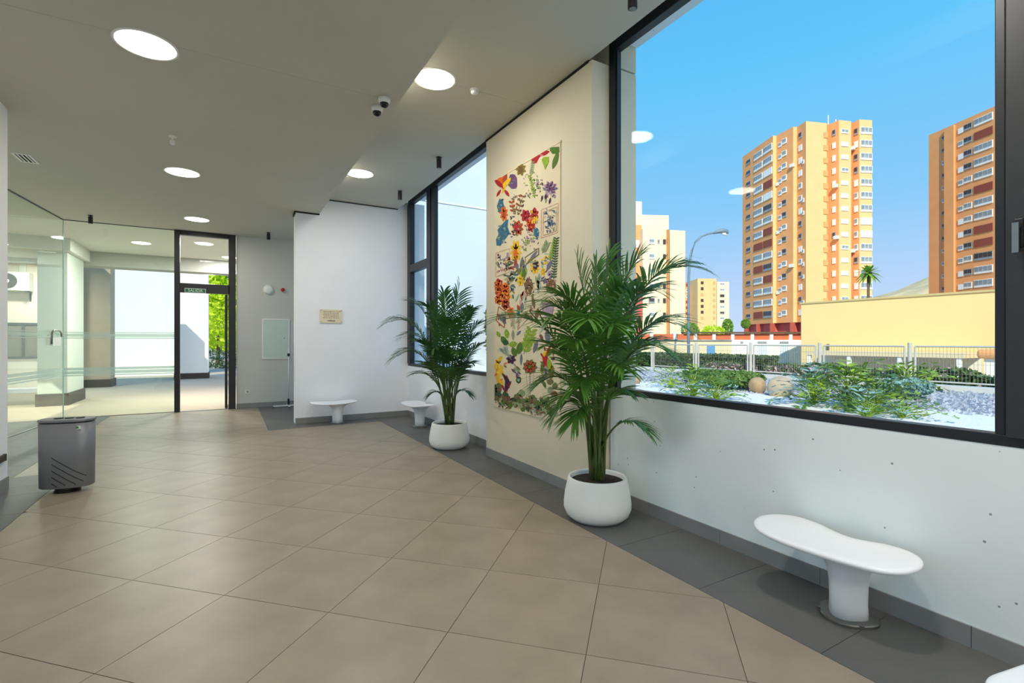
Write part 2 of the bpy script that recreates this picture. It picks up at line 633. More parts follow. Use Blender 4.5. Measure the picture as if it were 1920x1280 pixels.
H_SK = 0.112
skirting('baseboard_right', 'grey tile skirting under the large window behind the near bench', (XW, Y0), (XW, 3.85), (-0.012, 0), H_SK, T, 1.02 - Y0 - 9 * T)
skirting('baseboard_pier', 'grey tile skirting along the cream pier beneath the textile', (XP, 3.85), (XP, 6.17), (-0.012, 0), H_SK, T, 0.0)
skirting('baseboard_pier_end', 'short grey skirting piece on the pier end beside the near palm pot', (XP, 3.85), (XW, 3.85), (0, -0.012), H_SK, T, 0.0)
skirting('baseboard_window', 'grey tile skirting below the far window behind the smaller palm', (XW, 6.17), (XW, YP), (-0.012, 0), H_SK, T, 0.0)
skirting('baseboard_partition', 'grey tile skirting along the foot of the partition with the plaque', (1.12, YP), (XW, YP), (0, -0.012), H_SK, T, 0.0)
skirting('baseboard_back', 'grey tile skirting below the electrical cabinet', (0.16, YB), (3.3, YB), (0, -0.012), H_SK, T, 0.0)
skirting('baseboard_left', 'grey tile skirting at the foot of the left wall end', (XC, 5.2), (XC, YC), (0.012, 0), H_SK + 0.02, T, 0.0)

# --- windows ---------------------------------------------------------------
def window(name, label, bars, panes, extras=()):
    r = thing(name, label, 'window')
    r['kind'] = 'structure'
    for (nm, a, b, m_) in bars:
        box(nm, a, b, m_, r, bevel=0.004)
    for (a, b) in panes:
        box('pane', a, b, 'window_glass', r)
    return r


XF0, XF1 = XW - 0.004, XW + 0.085
XG0, XG1 = XW + 0.040, XW + 0.052
ZS0, ZS1, ZH0, ZH1 = 1.075, 1.132, 4.54, 4.70
w1 = window('window_1', 'large black framed window looking out on the garden and towers',
            [('frame_sill', (XF0, -2.5, ZS0), (XF1, 3.85, ZS1), 'frame_black'),
             ('frame_head', (XF0, -2.5, ZH0), (XF1, 3.85, ZH1), 'frame_black'),
             ('frame_jamb', (XF0, 3.765, ZS1), (XF1, 3.85, ZH0), 'frame_black'),
             ('glazing_bead', (XF0 + 0.02, 3.745, ZS1), (XG0, 3.765, ZH0), 'frame_black2'),
             ('mullion', (XF0, 0.892, ZS1), (XF1, 0.932, ZH0), 'frame_black'),
             ('casement_stile', (XF0 - 0.018, 0.74, ZS1 - 0.01), (XF1, 0.888, ZH0), 'frame_black2'),
             ('casement_rail', (XF0 - 0.018, -0.2, ZS1 - 0.01), (XF1, 0.74, ZS1 + 0.075), 'frame_black2'),
             ('casement_rail', (XF0 - 0.018, -0.2, ZH0 - 0.075), (XF1, 0.74, ZH0), 'frame_black2'),
             ('casement_stile', (XF0 - 0.018, -0.3, ZS1 - 0.01), (XF1, -0.2, ZH0), 'frame_black2'),
             ('frame_jamb', (XF0, -2.5, ZS1), (XF1, -2.42, ZH0), 'frame_black')],
            [((XG0, 0.932, ZS1), (XG1, 3.765, ZH0)), ((XG0, -0.2, ZS1 + 0.075), (XG1, 0.74, ZH0 - 0.075)), ((XG0, -2.42, ZS1), (XG1, -0.3, ZH0))])
hz = 2.11
hd = box('handle', (XF0 - 0.030, 0.822, hz - 0.05), (XF0 - 0.018, 0.855, hz + 0.09), 'black_metal', w1, 0.004)
boxm('lever', [((XF0 - 0.065, 0.828, hz + 0.045), (XF0 - 0.030, 0.848, hz + 0.065)), ((XF0 - 0.075, 0.826, hz - 0.08), (XF0 - 0.060, 0.850, hz + 0.065))], 'steel', hd).location = -hd.location

w2 = window('window_2', 'far black framed window beside the textile with a narrow side light',
            [('frame_sill', (XF0, 6.17, ZS0), (XF1, YP, ZS1), 'frame_black'),
             ('frame_head', (XF0, 6.17, ZH0), (XF1, YP, ZH1), 'frame_black'),
             ('frame_jamb', (XF0, 6.17, ZS1), (XF1, 6.26, ZH0), 'frame_black'),
             ('mullion', (XF0, 8.80, ZS1), (XF1, 8.95, ZH0), 'frame_black2'),
             ('casement_stile', (XF0 - 0.018, 8.95, ZS1), (XF1, 9.15, ZH0), 'frame_black'),
             ('frame_jamb', (XF0 - 0.018, 10.16, ZS1), (XF1, YP, ZH0), 'frame_black'),
             ('transom', (XF0 - 0.018, 9.15, 3.07), (XF1, 10.16, 3.23), 'frame_black')],
            [((XG0, 6.26, ZS1), (XG1, 8.80, ZH0)), ((XG0, 9.15, ZS1), (XG1, 10.16, 3.07)), ((XG0, 9.15, 3.23), (XG1, 10.16, ZH0))])

w5 = thing('fill_window', 'unseen full height glazing added in the left wall for fill daylight', 'window')  # added opening that brings cool fill light to the near wall
w5['kind'] = 'structure'
for y in (-4.6, -2.15, 0.3, 2.75, 5.15):
    box('mullion', (-2.45, y, 0), (-2.35, y + 0.05, 3.9), 'frame_black', w5)
for y in (-4.55, -2.1, 0.35, 2.8):
    box('pane', (-2.405, y, 0.02), (-2.395, y + 2.35 + 0.05, 3.9), 'window_glass', w5)

# --- door and glazed screens to the porch ----------------------------------
XA = -2.975      # corner of the two glass screens
d1 = thing('door_1', 'tall black framed entrance door with a glazed transom above', 'door')
d1['kind'] = 'structure'
DL, DR = -1.065, 0.145
for nm, a, b in [('door_jamb', (DL, YB - 0.06, 0), (DL + 0.105, YB + 0.07, ZL)), ('door_jamb', (DR - 0.15, YB - 0.06, 0), (DR, YB + 0.07, ZL)),
                 ('door_head', (DL + 0.105, YB - 0.06, ZL - 0.10), (DR - 0.125, YB + 0.07, ZL)),
                 ('transom_bar', (DL + 0.105, YB - 0.06, 2.72), (DR - 0.125, YB + 0.07, 2.93))]:
    box(nm, a, b, 'frame_black', d1, 0.004)
box('transom_pane', (DL + 0.105, YB, 2.93), (DR - 0.125, YB + 0.012, ZL - 0.10), 'window_glass', d1)
leaf = thing('door_leaf', '', '')
del leaf['label'], leaf['category']
leaf.parent = d1
lx = DR - 0.225
boxm('stile', [((lx, YB + 0.07, 0.02), (lx + 0.055, YB + 0.16, 2.71)), ((lx, YB + 0.93, 0.02), (lx + 0.055, YB + 1.02, 2.71))], 'frame_black', leaf)
boxm('rail', [((lx, YB + 0.16, 0.02), (lx + 0.055, YB + 0.93, 0.13)), ((lx, YB + 0.16, 2.61), (lx + 0.055, YB + 0.93, 2.71))], 'frame_black', leaf)
boxm('leaf_pane', [((lx + 0.02, YB + 0.16, 0.13), (lx + 0.032, YB + 0.93, 2.61))], 'window_glass', leaf)
boxm('threshold', [((DL + 0.1, YB - 0.05, 0.0), (DR - 0.12, YB + 0.07, 0.008))], 'steel', d1)

# screen beside the door
s3 = thing('window_3', 'frameless glass screen left of the entrance door with frosted bands', 'glass screen')
s3['kind'] = 'structure'
boxm('pane', [((XA + 0.012, YB, 0.01), (DL, YB + 0.014, ZL - 0.012))], 'porch_glass', s3)
for z0, z1 in ((1.66, 1.685), (1.70, 1.765), (1.78, 1.80), (0.875, 0.90), (0.915, 0.98), (0.995, 1.05)):
    boxm('frosted_band', [((XA + 0.02, YB - 0.002, z0), (DL, YB, z1))], 'frosted_band', s3)
boxm('channel', [((XA, YB - 0.01, ZL - 0.012), (DL, YB + 0.024, ZL))], 'frame_black2', s3)
boxm('floor_channel', [((XA, YB - 0.004, 0.0), (DL, YB + 0.018, 0.012))], 'steel', s3)
boxm('glass_edge', [((XA - 0.006, YB - 0.003, 0.01), (XA + 0.012, YB + 0.017, ZL - 0.012))], 'glass_edge', s3)
# angled screen
cdir = Vector((*c2w(0.4565, -1.0), 0)).normalized()
L4 = 5.6
s4 = thing('window_4', 'angled glass screen at the far left with frosted bands', 'glass screen', (XA, YB, 0), math.atan2(cdir.y, cdir.x))
s4['kind'] = 'structure'
boxm('pane', [((0.02, -0.007, 0.01), (L4, 0.007, ZL - 0.012))], 'porch_glass', s4)
for z0, z1 in ((1.66, 1.685), (1.70, 1.765), (1.78, 1.80), (0.875, 0.90), (0.915, 0.98), (0.995, 1.05)):
    boxm('frosted_band', [((0.03, 0.007, z0), (L4, 0.009, z1))], 'frosted_band', s4)
boxm('channel', [((0, -0.017, ZL - 0.012), (L4, 0.017, ZL))], 'frame_black2', s4)
boxm('floor_channel', [((0, -0.011, 0.0), (L4, 0.011, 0.012))], 'steel', s4)
boxm('lock_case', [((0.28, 0.012, 1.52), (0.66, 0.06, 1.68))], 'white_plastic', s4)
hm = MB()
hm.tube([(0.20, 0.04, 1.70), (0.24, 0.05, 1.78), (0.36, 0.055, 1.82), (0.60, 0.055, 1.82), (0.66, 0.05, 1.78), (0.66, 0.04, 1.55)], 0.016, 8)
hm.build('door_pull', 'steel', s4, smooth=True)


# ------------------------------------------------------------------ ceiling fittings
def make_downlight():
    r = thing('ceiling_downlight', '', 'ceiling light', group='round downlights in the lobby ceiling')
    MB().lathe([(0.235, 0.0), (0.235, -0.006), (0.222, -0.010), (0.214, -0.006), (0.214, 0.0)], 48, cap0=False, cap1=False).build('trim_ring', 'white_plastic', r, True)
    MB().lathe([(0.214, -0.003), (0.214, -0.006)], 48).build('diffuser', 'lamp_glow', r)
    return r


def place_lamp(r, x, y, z, label, power):
    r.location = (x, y, z)
    r['label'] = label
    ld = bpy.data.lights.new('downlight', 'AREA')
    ld.shape = 'DISK'
    ld.size = 0.40
    ld.energy = power
    ld.color = LAMP_C
    lo = bpy.data.objects.new('lamp', ld)
    C.objects.link(lo)
    lo.parent = r
    lo.location = (0, 0, -0.014)


proto = make_downlight()
LAMPS = [(-0.61, 5.186, ZL, 'large round downlight at upper left, nearest on the lower ceiling', 1),
         (1.93, 5.02, ZU, 'round downlight on the upper ceiling beside the two dome cameras', 1),
         (-0.60, 8.82, ZL, 'middle round downlight of the lower ceiling below the small sensor', 1),
         (1.92, 8.47, ZU, 'round downlight on the upper ceiling before the plaque partition', 1),
         (-0.57, 12.06, ZL, 'small far round downlight in front of the entrance door', 1)]
for y in (1.55, -2.1, -4.6):  # added lamps out of view that brighten the near end
    LAMPS.append((-0.61, y, ZL, 'added round fill downlight above the unseen near end of the lobby', 0.6))
    LAMPS.append((1.93, y, ZU, 'added round fill downlight above the unseen near end of the lobby', 2.0))
trees = [copy_tree(proto) for _ in LAMPS[1:]]
for r_, (x, y, z, lb, k) in zip([proto] + trees, LAMPS):
    place_lamp(r_, x, y, z, lb, LAMP_W * k)

sp0 = None
SPOTS = [(2.81, 7.12, ZU, 'black ceiling spotlight over the smaller palm'), (2.80, 9.08, ZU, 'black ceiling spotlight in the corner by the partition and far window'),
         (0.80, 12.70, ZL, 'black ceiling spotlight above the electrical cabinet'), (-2.40, 12.75, ZL, 'black ceiling spotlight over the glass screens at the left'),
         (2.81, 2.93, ZU, 'black ceiling spotlight at the top edge above the large window')]
for k, (x, y, z, lb) in enumerate(SPOTS):
    if sp0 is None:
        sp0 = thing('ceiling_spotlight', lb, 'spotlight', group='black ceiling spotlights')
        MB().lathe([(0.042, 0), (0.042, -0.012), (0.012, -0.014), (0.012, -0.03)], 20).build('ceiling_rose', 'black_metal', sp0, True)
        MB().lathe([(0.036, -0.028), (0.038, -0.032), (0.038, -0.165), (0.030, -0.168)], 20).build('barrel', 'black_metal', sp0)
        MB().lathe([(0.028, -0.166), (0.028, -0.170)], 20).build('lens', 'steel', sp0)
        s_ = sp0
    else:
        s_ = copy_tree(sp0)
        s_['label'] = lb
    s_.location = (x, y, z)

dc0 = None
for (x, y, lb) in [(1.40, 5.08, 'white dome camera with black eye, the one nearer the round downlight'), (1.385, 5.31, 'white dome camera with black eye, the lower one of the pair')]:
    if dc0 is None:
        dc0 = thing('dome_camera', lb, 'security camera', group='pair of dome cameras on the ceiling')
        MB().lathe([(0.060, 0), (0.060, -0.035), (0.052, -0.055), (0.046, -0.058)], 28).build('housing', 'white_plastic', dc0, True)
        MB().lathe([(0.046, -0.056), (0.044, -0.072), (0.034, -0.090), (0.018, -0.100), (0.004, -0.103)], 24).build('dome', 'lens_black', dc0, True)
        c_ = dc0
    else:
        c_ = copy_tree(dc0)
        c_['label'] = lb
    c_.location = (x, y, ZL)

sd = thing('smoke_detector', 'small white smoke detector between the downlight and the pier', 'smoke detector', (2.40, 5.0, ZU))
MB().lathe([(0.05, 0), (0.05, -0.018), (0.044, -0.022)], 24).build('base', 'white_plastic', sd)
MB().lathe([(0.040, -0.022), (0.042, -0.040), (0.030, -0.052), (0.010, -0.054)], 24).build('sensing_head', 'white_plastic', sd, True)
se = thing('ceiling_sensor', 'small white sensor on a stem under the lower ceiling', 'sensor', (-0.60, 7.33, ZL))
MB().lathe([(0.045, 0), (0.045, -0.010), (0.012, -0.014), (0.012, -0.05)], 18).build('mount', 'white_plastic', se)
MB().lathe([(0.020, -0.048), (0.028, -0.058), (0.028, -0.095), (0.020, -0.105)], 18).build('eye', 'white_plastic', se)
ve = thing('ceiling_vent', 'small slotted vent in the ceiling at the far left', 'vent', (-2.43, 9.22, ZL))
boxm('vent_frame', [((-0.10, -0.20, -0.008), (0.10, -0.17, 0)), ((-0.10, 0.17, -0.008), (0.10, 0.20, 0)), ((-0.10, -0.17, -0.008), (-0.07, 0.17, 0)), ((0.07, -0.17, -0.008), (0.10, 0.17, 0))], 'white_plastic', ve)
boxm('vent_back', [((-0.07, -0.17, -0.003), (0.07, 0.17, 0))], 'gap_black', ve)
for k in range(3):
    boxm('slat', [((-0.055 + k * 0.045, -0.17, -0.007), (-0.035 + k * 0.045, 0.17, -0.002))], 'white_plastic', ve)

# ------------------------------------------------------------------ benches
OUT = [(.405, -.144), (.437, -.06), (.44, .03), (.40, .14), (.32, .215), (.20, .225), (.08, .185), (-.02, .165), (-.10, .185), (-.19, .225), (-.28, .222), (-.355, .175), (-.405, .105),
       (-.432, .01), (-.425, -.085), (-.395, -.15), (-.33, -.198), (-.2, -.218), (-.01, -.235), (.2, -.245), (.33, -.218)]


def smooth_loop(pts, m):
    n = len(pts)
    out = []
    for k in range(m):
        t = k * n / m
        i = int(t)
        f = t - i
        p = [pts[(i + j) % n] for j in (-1, 0, 1, 2)]
        r = []
        for a in range(2):
            p0, p1, p2, p3 = [q[a] for q in p]
            r.append(0.5 * (2 * p1 + (p2 - p0) * f + (2 * p0 - 5 * p1 + 4 * p2 - p3) * f * f + (3 * p1 - p0 - 3 * p2 + p3) * f ** 3))
        out.append(tuple(r))
    return out


OUTL = smooth_loop([(-p[0], p[1]) for p in OUT], 72)
SEAT = 0.42
LEGX = 0.07


def make_bench():
    r = thing('bench', '', 'bench', group='white moulded one-legged benches')
    def wave(x, y):
        return 0.022 * (abs(x) / 0.43) ** 2
    def ring(k, dz):
        return [(LEGX * (1 - k) + p[0] * k if k < 0.7 else p[0] * k, p[1] * k, SEAT + dz + wave(p[0] * k, p[1] * k)) for p in OUTL]
    m = MB()
    rs = [ring(0.02, -0.004), ring(0.3, -0.004), ring(0.6 if False else 0.71, -0.003), ring(0.93, -0.001), ring(0.985, -0.006), ring(1.0, -0.016), ring(0.99, -0.027), ring(0.95, -0.034), ring(0.75, -0.042), ring(0.4, -0.055)]
    m.rings(rs)
    m.build('seat', 'bench_white', r, True)
    # leg: flared triangular section
    def sec(z, rx, ry, tri):
        out = []
        for k in range(36):
            a = 2 * math.pi * k / 36
            g = 1 + tri * math.cos(3 * (a + math.pi / 2))
            out.append((LEGX + rx * g * math.cos(a), 0.02 + ry * g * math.sin(a), z))
        return out
    ml = MB()
    ml.rings([sec(0.012, 0.098, 0.088, 0.10), sec(0.10, 0.095, 0.086, 0.10), sec(0.20, 0.098, 0.09, 0.09), sec(0.28, 0.110, 0.10, 0.07), sec(0.33, 0.135, 0.118, 0.05), sec(0.362, 0.185, 0.15, 0.02), sec(0.385, 0.25, 0.175, 0.0)])
    ml.build('leg', 'bench_white', r, True)
    mp = MB()
    mp.rings([sec(0.0, 0.15, 0.135, 0.07), sec(0.014, 0.15, 0.135, 0.07), sec(0.019, 0.144, 0.129, 0.07)])
    pl = mp.build('base_plate', 'steel', r)
    for (bx, by) in ((-0.12, -0.085), (0.12, -0.085), (0.0, 0.12)):
        MB().lathe([(0.011, 0.018), (0.011, 0.026), (0.006, 0.028)], 10, (LEGX + bx * 0.98, 0.02 + by * 0.9, 0)).build('bolt', 'steel', pl)
    return r


b1 = make_bench()
BENCH = [((3.095, 1.57), -90, 'white moulded bench under the large window, fully visible at right'),
         ((2.56, 0.38), 165, 'white bench end cut off by the bottom right corner'),
         ((1.78, 10.02), 0, 'white bench against the partition below the plaque'),
         ((3.095, 8.93), -90, 'white bench half hidden behind the smaller palm pot')]
for k, ((x, y), a, lb) in enumerate(BENCH):
    b_ = b1 if k == 0 else copy_tree(b1)
    b_['label'] = lb
    b_.location = (x, y, 0)
    b_.rotation_euler = (0, 0, R(a))

# ------------------------------------------------------------------ litter bin
def make_bin():
    r = thing('litter_bin', 'grey metal litter bin with black lid and diagonal slots at the left', 'litter bin', (-1.50, 6.95, 0), R(-12))
    A, B = 0.238, 0.14
    def sec(z, k):
        out = []
        for i in range(64):
            a = 2 * math.pi * i / 64
            ca, sa = math.cos(a), math.sin(a)
            e = 2 / 2.6
            out.append((A * k * math.copysign(abs(ca) ** e, ca), B * k * math.copysign(abs(sa) ** e, sa), z))
        return out
    MB().rings([sec(0.055, 0.95), sec(0.06, 0.97), sec(0.40, 0.985), sec(0.735, 1.0)]).build('body', 'bin_grey', r, True)
    MB().lathe([(0.11, 0.0), (0.115, 0.01), (0.10, 0.03), (0.095, 0.06)], 36).build('foot', 'bin_black', r)
    lid = MB().rings([sec(0.735, 0.965), sec(0.752, 0.965)]).build('lid_gasket', 'bin_black', r)
    top = MB().rings([sec(0.752, 1.02), sec(0.768, 1.02), sec(0.776, 0.985)]).build('lid', 'bin_grey', r)
    for x in (-0.075, 0.02, 0.115):
        MB().lathe([(0.040, 0.776), (0.040, 0.784), (0.030, 0.785)], 16, (x, 0, 0)).build('opening', 'bin_black', top)
    # diagonal slots follow the curved front
    def front(x, z):
        k = 0.97 + 0.03 * (z - 0.06) / 0.675
        q = max(0.0, 1 - (abs(x) / (A * k)) ** 2.6) ** (1 / 2.6)
        return Vector((x, -B * k * q - 0.0015, z))
    for k in range(5):
        xa, za = -0.075, 0.385 - 0.068 * k
        xb = 0.205 - (0.02 if k == 1 else 0) - 0.055 * max(0, k - 1)
        pts = [front(xa + (xb - xa) * t / 10, za - 0.78 * (xb - xa) * t / 10) for t in range(11)]
        pts = [p for p in pts if p.z > 0.075]
        m = MB()
        for p, q in zip(pts[:-1], pts[1:]):
            m.add([p + Vector((0, 0, -0.0045)), q + Vector((0, 0, -0.0045)), q + Vector((0, 0, 0.0045)), p + Vector((0, 0, 0.0045)),
                   p + Vector((0, 0.004, -0.0045)), q + Vector((0, 0.004, -0.0045)), q + Vector((0, 0.004, 0.0045)), p + Vector((0, 0.004, 0.0045))],
                  [(0, 1, 2, 3), (4, 7, 6, 5), (0, 4, 5, 1), (3, 2, 6, 7)])
        m.build('slot', 'bin_black', r)
    p = front(0.145, 0.69)
    box('sticker', p + Vector((-0.025, -0.001, -0.018)), p + Vector((0.025, 0.004, 0.018)), 'white_plastic', r)
    box('sticker_mark', p + Vector((-0.022, -0.003, -0.010)), p + Vector((0.008, 0.003, 0.012)), 'sticker_green', r)
    return r


make_bin()

# ------------------------------------------------------------------ palms
rnd = random.Random(7)


def limit(p, margin=0.10):
    """keep foliage in front of the window wall and the pier"""
    x = p.x
    lim = XW - margin if (p.y < 3.85 or p.y > 6.17) else XP - margin
    return Vector((min(p.x, lim), min(p.y, YP - 0.1), max(p.z, 0.05)))


def bez(p0, p1, p2, t):
    return p0 * (1 - t) ** 2 + p1 * 2 * t * (1 - t) + p2 * t * t


def frond(parent, p0, p1, p2, t0, nleaf, llen, lw, leafmat, droop=0.35, stem_r=0.011):
    pts = [bez(p0, p1, p2, t / 14) for t in range(15)]
    m = MB()
    m.tube(pts, [stem_r * (1 - 0.8 * t / 14) + 0.0015 for t in range(15)], 6)
    f = m.build('frond', 'palm_stem', parent, True)
    lm = MB()
    for k in range(nleaf):
        t = t0 + (1 - t0) * (k + 0.5) / nleaf
        s_ = (k + 0.5) / nleaf
        p = bez(p0, p1, p2, t)
        tg = (bez(p0, p1, p2, min(1, t + 0.02)) - bez(p0, p1, p2, t - 0.02)).normalized()
        side = tg.cross(Vector((0, 0, 1)))
        if side.length < 0.15:
            side = Vector((1, 0.3, 0))
        side.normalize()
        upv = side.cross(tg).normalized()
        ang = R(62 - 40 * s_)
        ln = llen * (0.55 + 0.75 * math.sin(math.pi * (0.15 + 0.75 * s_))) * rnd.uniform(0.88, 1.1)
        for sg in (-1, 1):
            d = (tg * math.cos(ang) + side * sg * math.sin(ang) + upv * 0.22).normalized()
            d = (d + Vector((rnd.uniform(-.07, .07), rnd.uniform(-.07, .07), rnd.uniform(-.07, .07)))).normalized()
            wv = d.cross(upv).normalized()
            a, prev = [], None
            for q, wf in ((0.0, 0.35), (0.25, 1.0), (0.55, 0.9), (0.8, 0.55), (1.0, 0.02)):
                c_ = p + d * ln * q + Vector((0, 0, -1)) * ln * droop * q * q
                c_ = limit(c_, 0.02)
                a.append((c_ - wv * lw * wf, c_ + wv * lw * wf))
            vs_ = [x for pr in a for x in pr]
            lm.add(vs_, [(2 * i, 2 * i + 1, 2 * i + 3, 2 * i + 2) for i in range(4)])
    lm.build('leaflets', leafmat, f, False, fix=False)
    return f


def make_pot(r):
    prof = [(0.19, 0.0), (0.235, 0.006), (0.280, 0.045), (0.303, 0.10), (0.303, 0.15), (0.292, 0.24), (0.272, 0.33), (0.262, 0.372), (0.256, 0.380), (0.248, 0.378), (0.240, 0.36), (0.236, 0.30)]
    MB().lathe(prof, 64, cap1=True).build('pot', 'pot_white', r, True)
    MB().lathe([(0.237, 0.30), (0.237, 0.338), (0.15, 0.345), (0.02, 0.35)], 40).build('soil', 'soil', r)


def palm(name, label, loc, D, fr, leafmat, ll, lw, nst):
    r = thing(name, label, 'potted palm', (loc[0], loc[1], 0), group='potted palms in white pots')
    make_pot(r)
    org = Vector((loc[0], loc[1], 0))
    for k in range(nst):
        a = 2 * math.pi * k / nst + 0.3
        b0 = Vector((0.05 * math.cos(a), 0.05 * math.sin(a), 0.33))
        MB().tube([b0, b0 * 1.15 + Vector((0, 0, 0.10)), b0 * 1.35 + Vector((0, 0, 0.26))], [0.022, 0.019, 0.013], 8).build('stem_base', 'palm_trunk', r, True)
    for k, (cx, cy, tx, ty, dy, sc) in enumerate(fr):
        a = rnd.uniform(0, 6.28)
        p0 = Vector((0.06 * math.cos(a), 0.06 * math.sin(a), 0.35))
        p1 = limit(atd(cx, cy, D + dy * 0.5), 0.12) - org
        p2 = limit(atd(tx, ty, D + dy), 0.10) - org
        n = int(25 * (0.6 + 0.4 * sc))
        ff = frond(r, org + p0, org + p1, org + p2, 0.50 if sc > 0.6 else 0.55, n, ll * sc, lw * (0.7 + 0.3 * sc), leafmat)
        ff.location = -org
    return r


NEAR = [(1128, 640, 1142, 474, -0.05, 1.0), (1130, 560, 1196, 484, -0.25, 1.0), (1112, 600, 1082, 492, 0.0, 1.0), (1165, 470, 1288, 500, -0.55, 1.0), (1095, 510, 1008, 585, -0.1, 1.0),
        (1068, 560, 946, 598, -0.15, 1.05), (1108, 520, 1040, 555, -0.3, 0.95), (1165, 560, 1268, 608, -0.6, 0.95), (1155, 600, 1245, 655, -0.6, 0.9), (1140, 660, 1215, 640, -0.45, 0.8),
        (1095, 640, 1030, 650, -0.35, 0.95), (1085, 660, 1015, 716, -0.2, 0.9), (1090, 690, 1040, 778, -0.15, 0.6), (1150, 745, 1212, 806, -0.35, 0.55),
        (1118, 560, 1104, 600, -0.85, 0.95), (1132, 570, 1150, 610, -0.8, 0.9), (1105, 620, 1080, 640, -0.75, 0.9), (1140, 640, 1170, 690, -0.75, 0.8), (1112, 660, 1090, 720, -0.65, 0.75), (1135, 560, 1170, 545, -0.3, 1.0),
        (1120, 600, 1118, 500, 0.05, 0.95), (1132, 680, 1150, 560, -0.1, 0.9), (1105, 650, 1062, 580, -0.1, 0.95),
        (1098, 700, 1052, 745, -0.45, 0.7), (1128, 700, 1180, 735, -0.5, 0.6), (1092, 560, 1030, 600, -0.5, 0.9), (1150, 520, 1225, 545, -0.5, 0.95), (1110, 700, 1075, 790, -0.5, 0.6)]
palm('potted_palm', 'tall green palm in a white pot before the textile, the nearer one', (2.905, 3.48), 4.48, NEAR, 'palm_leaf', 0.33, 0.0125, 7)
FAR = [(842, 640, 862, 530, 0.0, 1.0), (838, 620, 832, 548, -0.1, 0.9), (805, 570, 733, 603, -0.3, 1.0), (805, 620, 745, 668, -0.3, 0.95), (820, 575, 772, 566, 0.0, 0.9), (815, 640, 785, 640, -0.4, 0.9),
       (862, 610, 904, 604, -0.2, 0.75), (858, 640, 895, 628, -0.2, 0.8), (862, 660, 902, 645, -0.3, 0.7), (826, 690, 780, 700, -0.3, 0.75), (832, 715, 806, 740, -0.2, 0.5), (852, 710, 880, 738, -0.2, 0.5),
       (838, 640, 812, 655, -0.7, 0.9), (845, 640, 860, 660, -0.7, 0.8), (850, 690, 868, 690, -0.5, 0.7), (832, 660, 818, 600, -0.3, 0.95), (846, 640, 875, 575, 0.1, 0.85), (840, 680, 836, 690, -0.7, 0.7),
       (815, 610, 765, 630, -0.1, 0.95), (830, 580, 800, 575, -0.3, 0.95), (862, 590, 885, 580, -0.4, 0.8), (828, 680, 795, 680, -0.6, 0.8), (855, 670, 885, 680, -0.5, 0.75), (836, 600, 850, 600, -0.6, 0.9)]
palm('potted_palm', 'smaller dark green palm in a white pot by the far window', (2.895, 6.91), 7.43, FAR, 'palm_leaf_dark', 0.31, 0.0135, 5)


# ------------------------------------------------------------------ textile hanging on the pier
tex = thing('textile_hanging', 'long cream textile appliqued with colourful leaves and flowers on the pier', 'wall hanging', (XP, 5.14, 0.715))
TO = Vector((XP, 5.14, 0.715))
box('canvas', Vector((XP - 0.012, 4.375, 0.715)) - TO, Vector((XP - 0.003, 5.905, 3.795)) - TO, 'canvas', tex)
box('hanging_rod', Vector((XP - 0.016, 4.36, 3.775)) - TO, Vector((XP - 0.002, 5.91, 3.797)) - TO, 'canvas', tex)
ART = {}
for nm, c_ in dict(red=(176, 30, 40), orange=(226, 104, 34), yellow=(238, 190, 40), olive=(140, 120, 40), green=(84, 118, 40), lime=(142, 172, 52), dgreen=(52, 84, 50), teal=(52, 108, 132),
                   blue=(70, 92, 128), slate=(110, 112, 130), purple=(112, 72, 110), plum=(70, 34, 62), mauve=(172, 150, 164), pink=(212, 160, 150), brown=(122, 88, 60), rust=(176, 70, 40), sage=(146, 158, 118),
                   moss=(112, 112, 72), sand=(206, 180, 140), mint=(150, 178, 160), dark=(48, 44, 52)).items():
    mat('cloth_' + nm, c_, 0.9, 0.22, 28, 0.2, 120)
arnd = random.Random(3)
layer = [0]


def art(polys, colour, stuff=False):
    """polys in measured points (scaled 4.267 about 900,240) laid onto the canvas as thin cloth"""
    layer[0] += 1
    x1 = XP - 0.012 - 0.0006 * (layer[0] % 9) - 0.0006
    m = MB()
    for poly in polys:
        pts = [atx(900 + a / 4.267, 240 + b / 4.267, XP - 0.012) for a, b in poly]
        pts = [Vector((x1, min(max(p.y, 4.38), 5.90), min(max(p.z, 0.72), 3.785))) - TO for p in pts]
        n = len(pts)
        back = [p + Vector((XP - 0.0115 - x1, 0, 0)) for p in pts]
        m.add(pts + back, [tuple(range(n))] + [(i, n + i, n + (i + 1) % n, (i + 1) % n) for i in range(n)])
    o = m.build('applique_motif', 'cloth_' + colour, tex)
    if stuff:
        o['kind'] = 'stuff'
    return o


def leafp(cx, cy, ln, wd, ang, k=8):
    a = R(ang)
    out = []
    for i in range(k + 1):
        t = i / k
        out.append((t - 0.5, math.sin(math.pi * t) ** 0.8 * 0.5))
    for i in range(k - 1, 0, -1):
        t = i / k
        out.append((t - 0.5, -math.sin(math.pi * t) ** 0.8 * 0.5))
    return [(cx + x * ln * math.cos(a) - y * wd * math.sin(a), cy + x * ln * math.sin(a) + y * wd * math.cos(a)) for x, y in out]


def flower(cx, cy, rx, ry, n, pw, colour, a0=0.0):
    polys = []
    for k in range(n):
        a = 2 * math.pi * k / n + a0
        ex, ey = rx * math.cos(a), ry * math.sin(a)
        ln = math.hypot(ex, ey)
        polys.append(leafp(cx + ex * 0.55, cy + ey * 0.55, ln * 0.95, pw, math.degrees(math.atan2(ey, ex)), 5))
    art(polys, colour)


def blob(cx, cy, rx, ry, colour, k=11, j=0.25):
    art([[(cx + rx * (1 - j * arnd.random()) * math.cos(2 * math.pi * i / k), cy + ry * (1 - j * arnd.random()) * math.sin(2 * math.pi * i / k)) for i in range(k)]], colour)


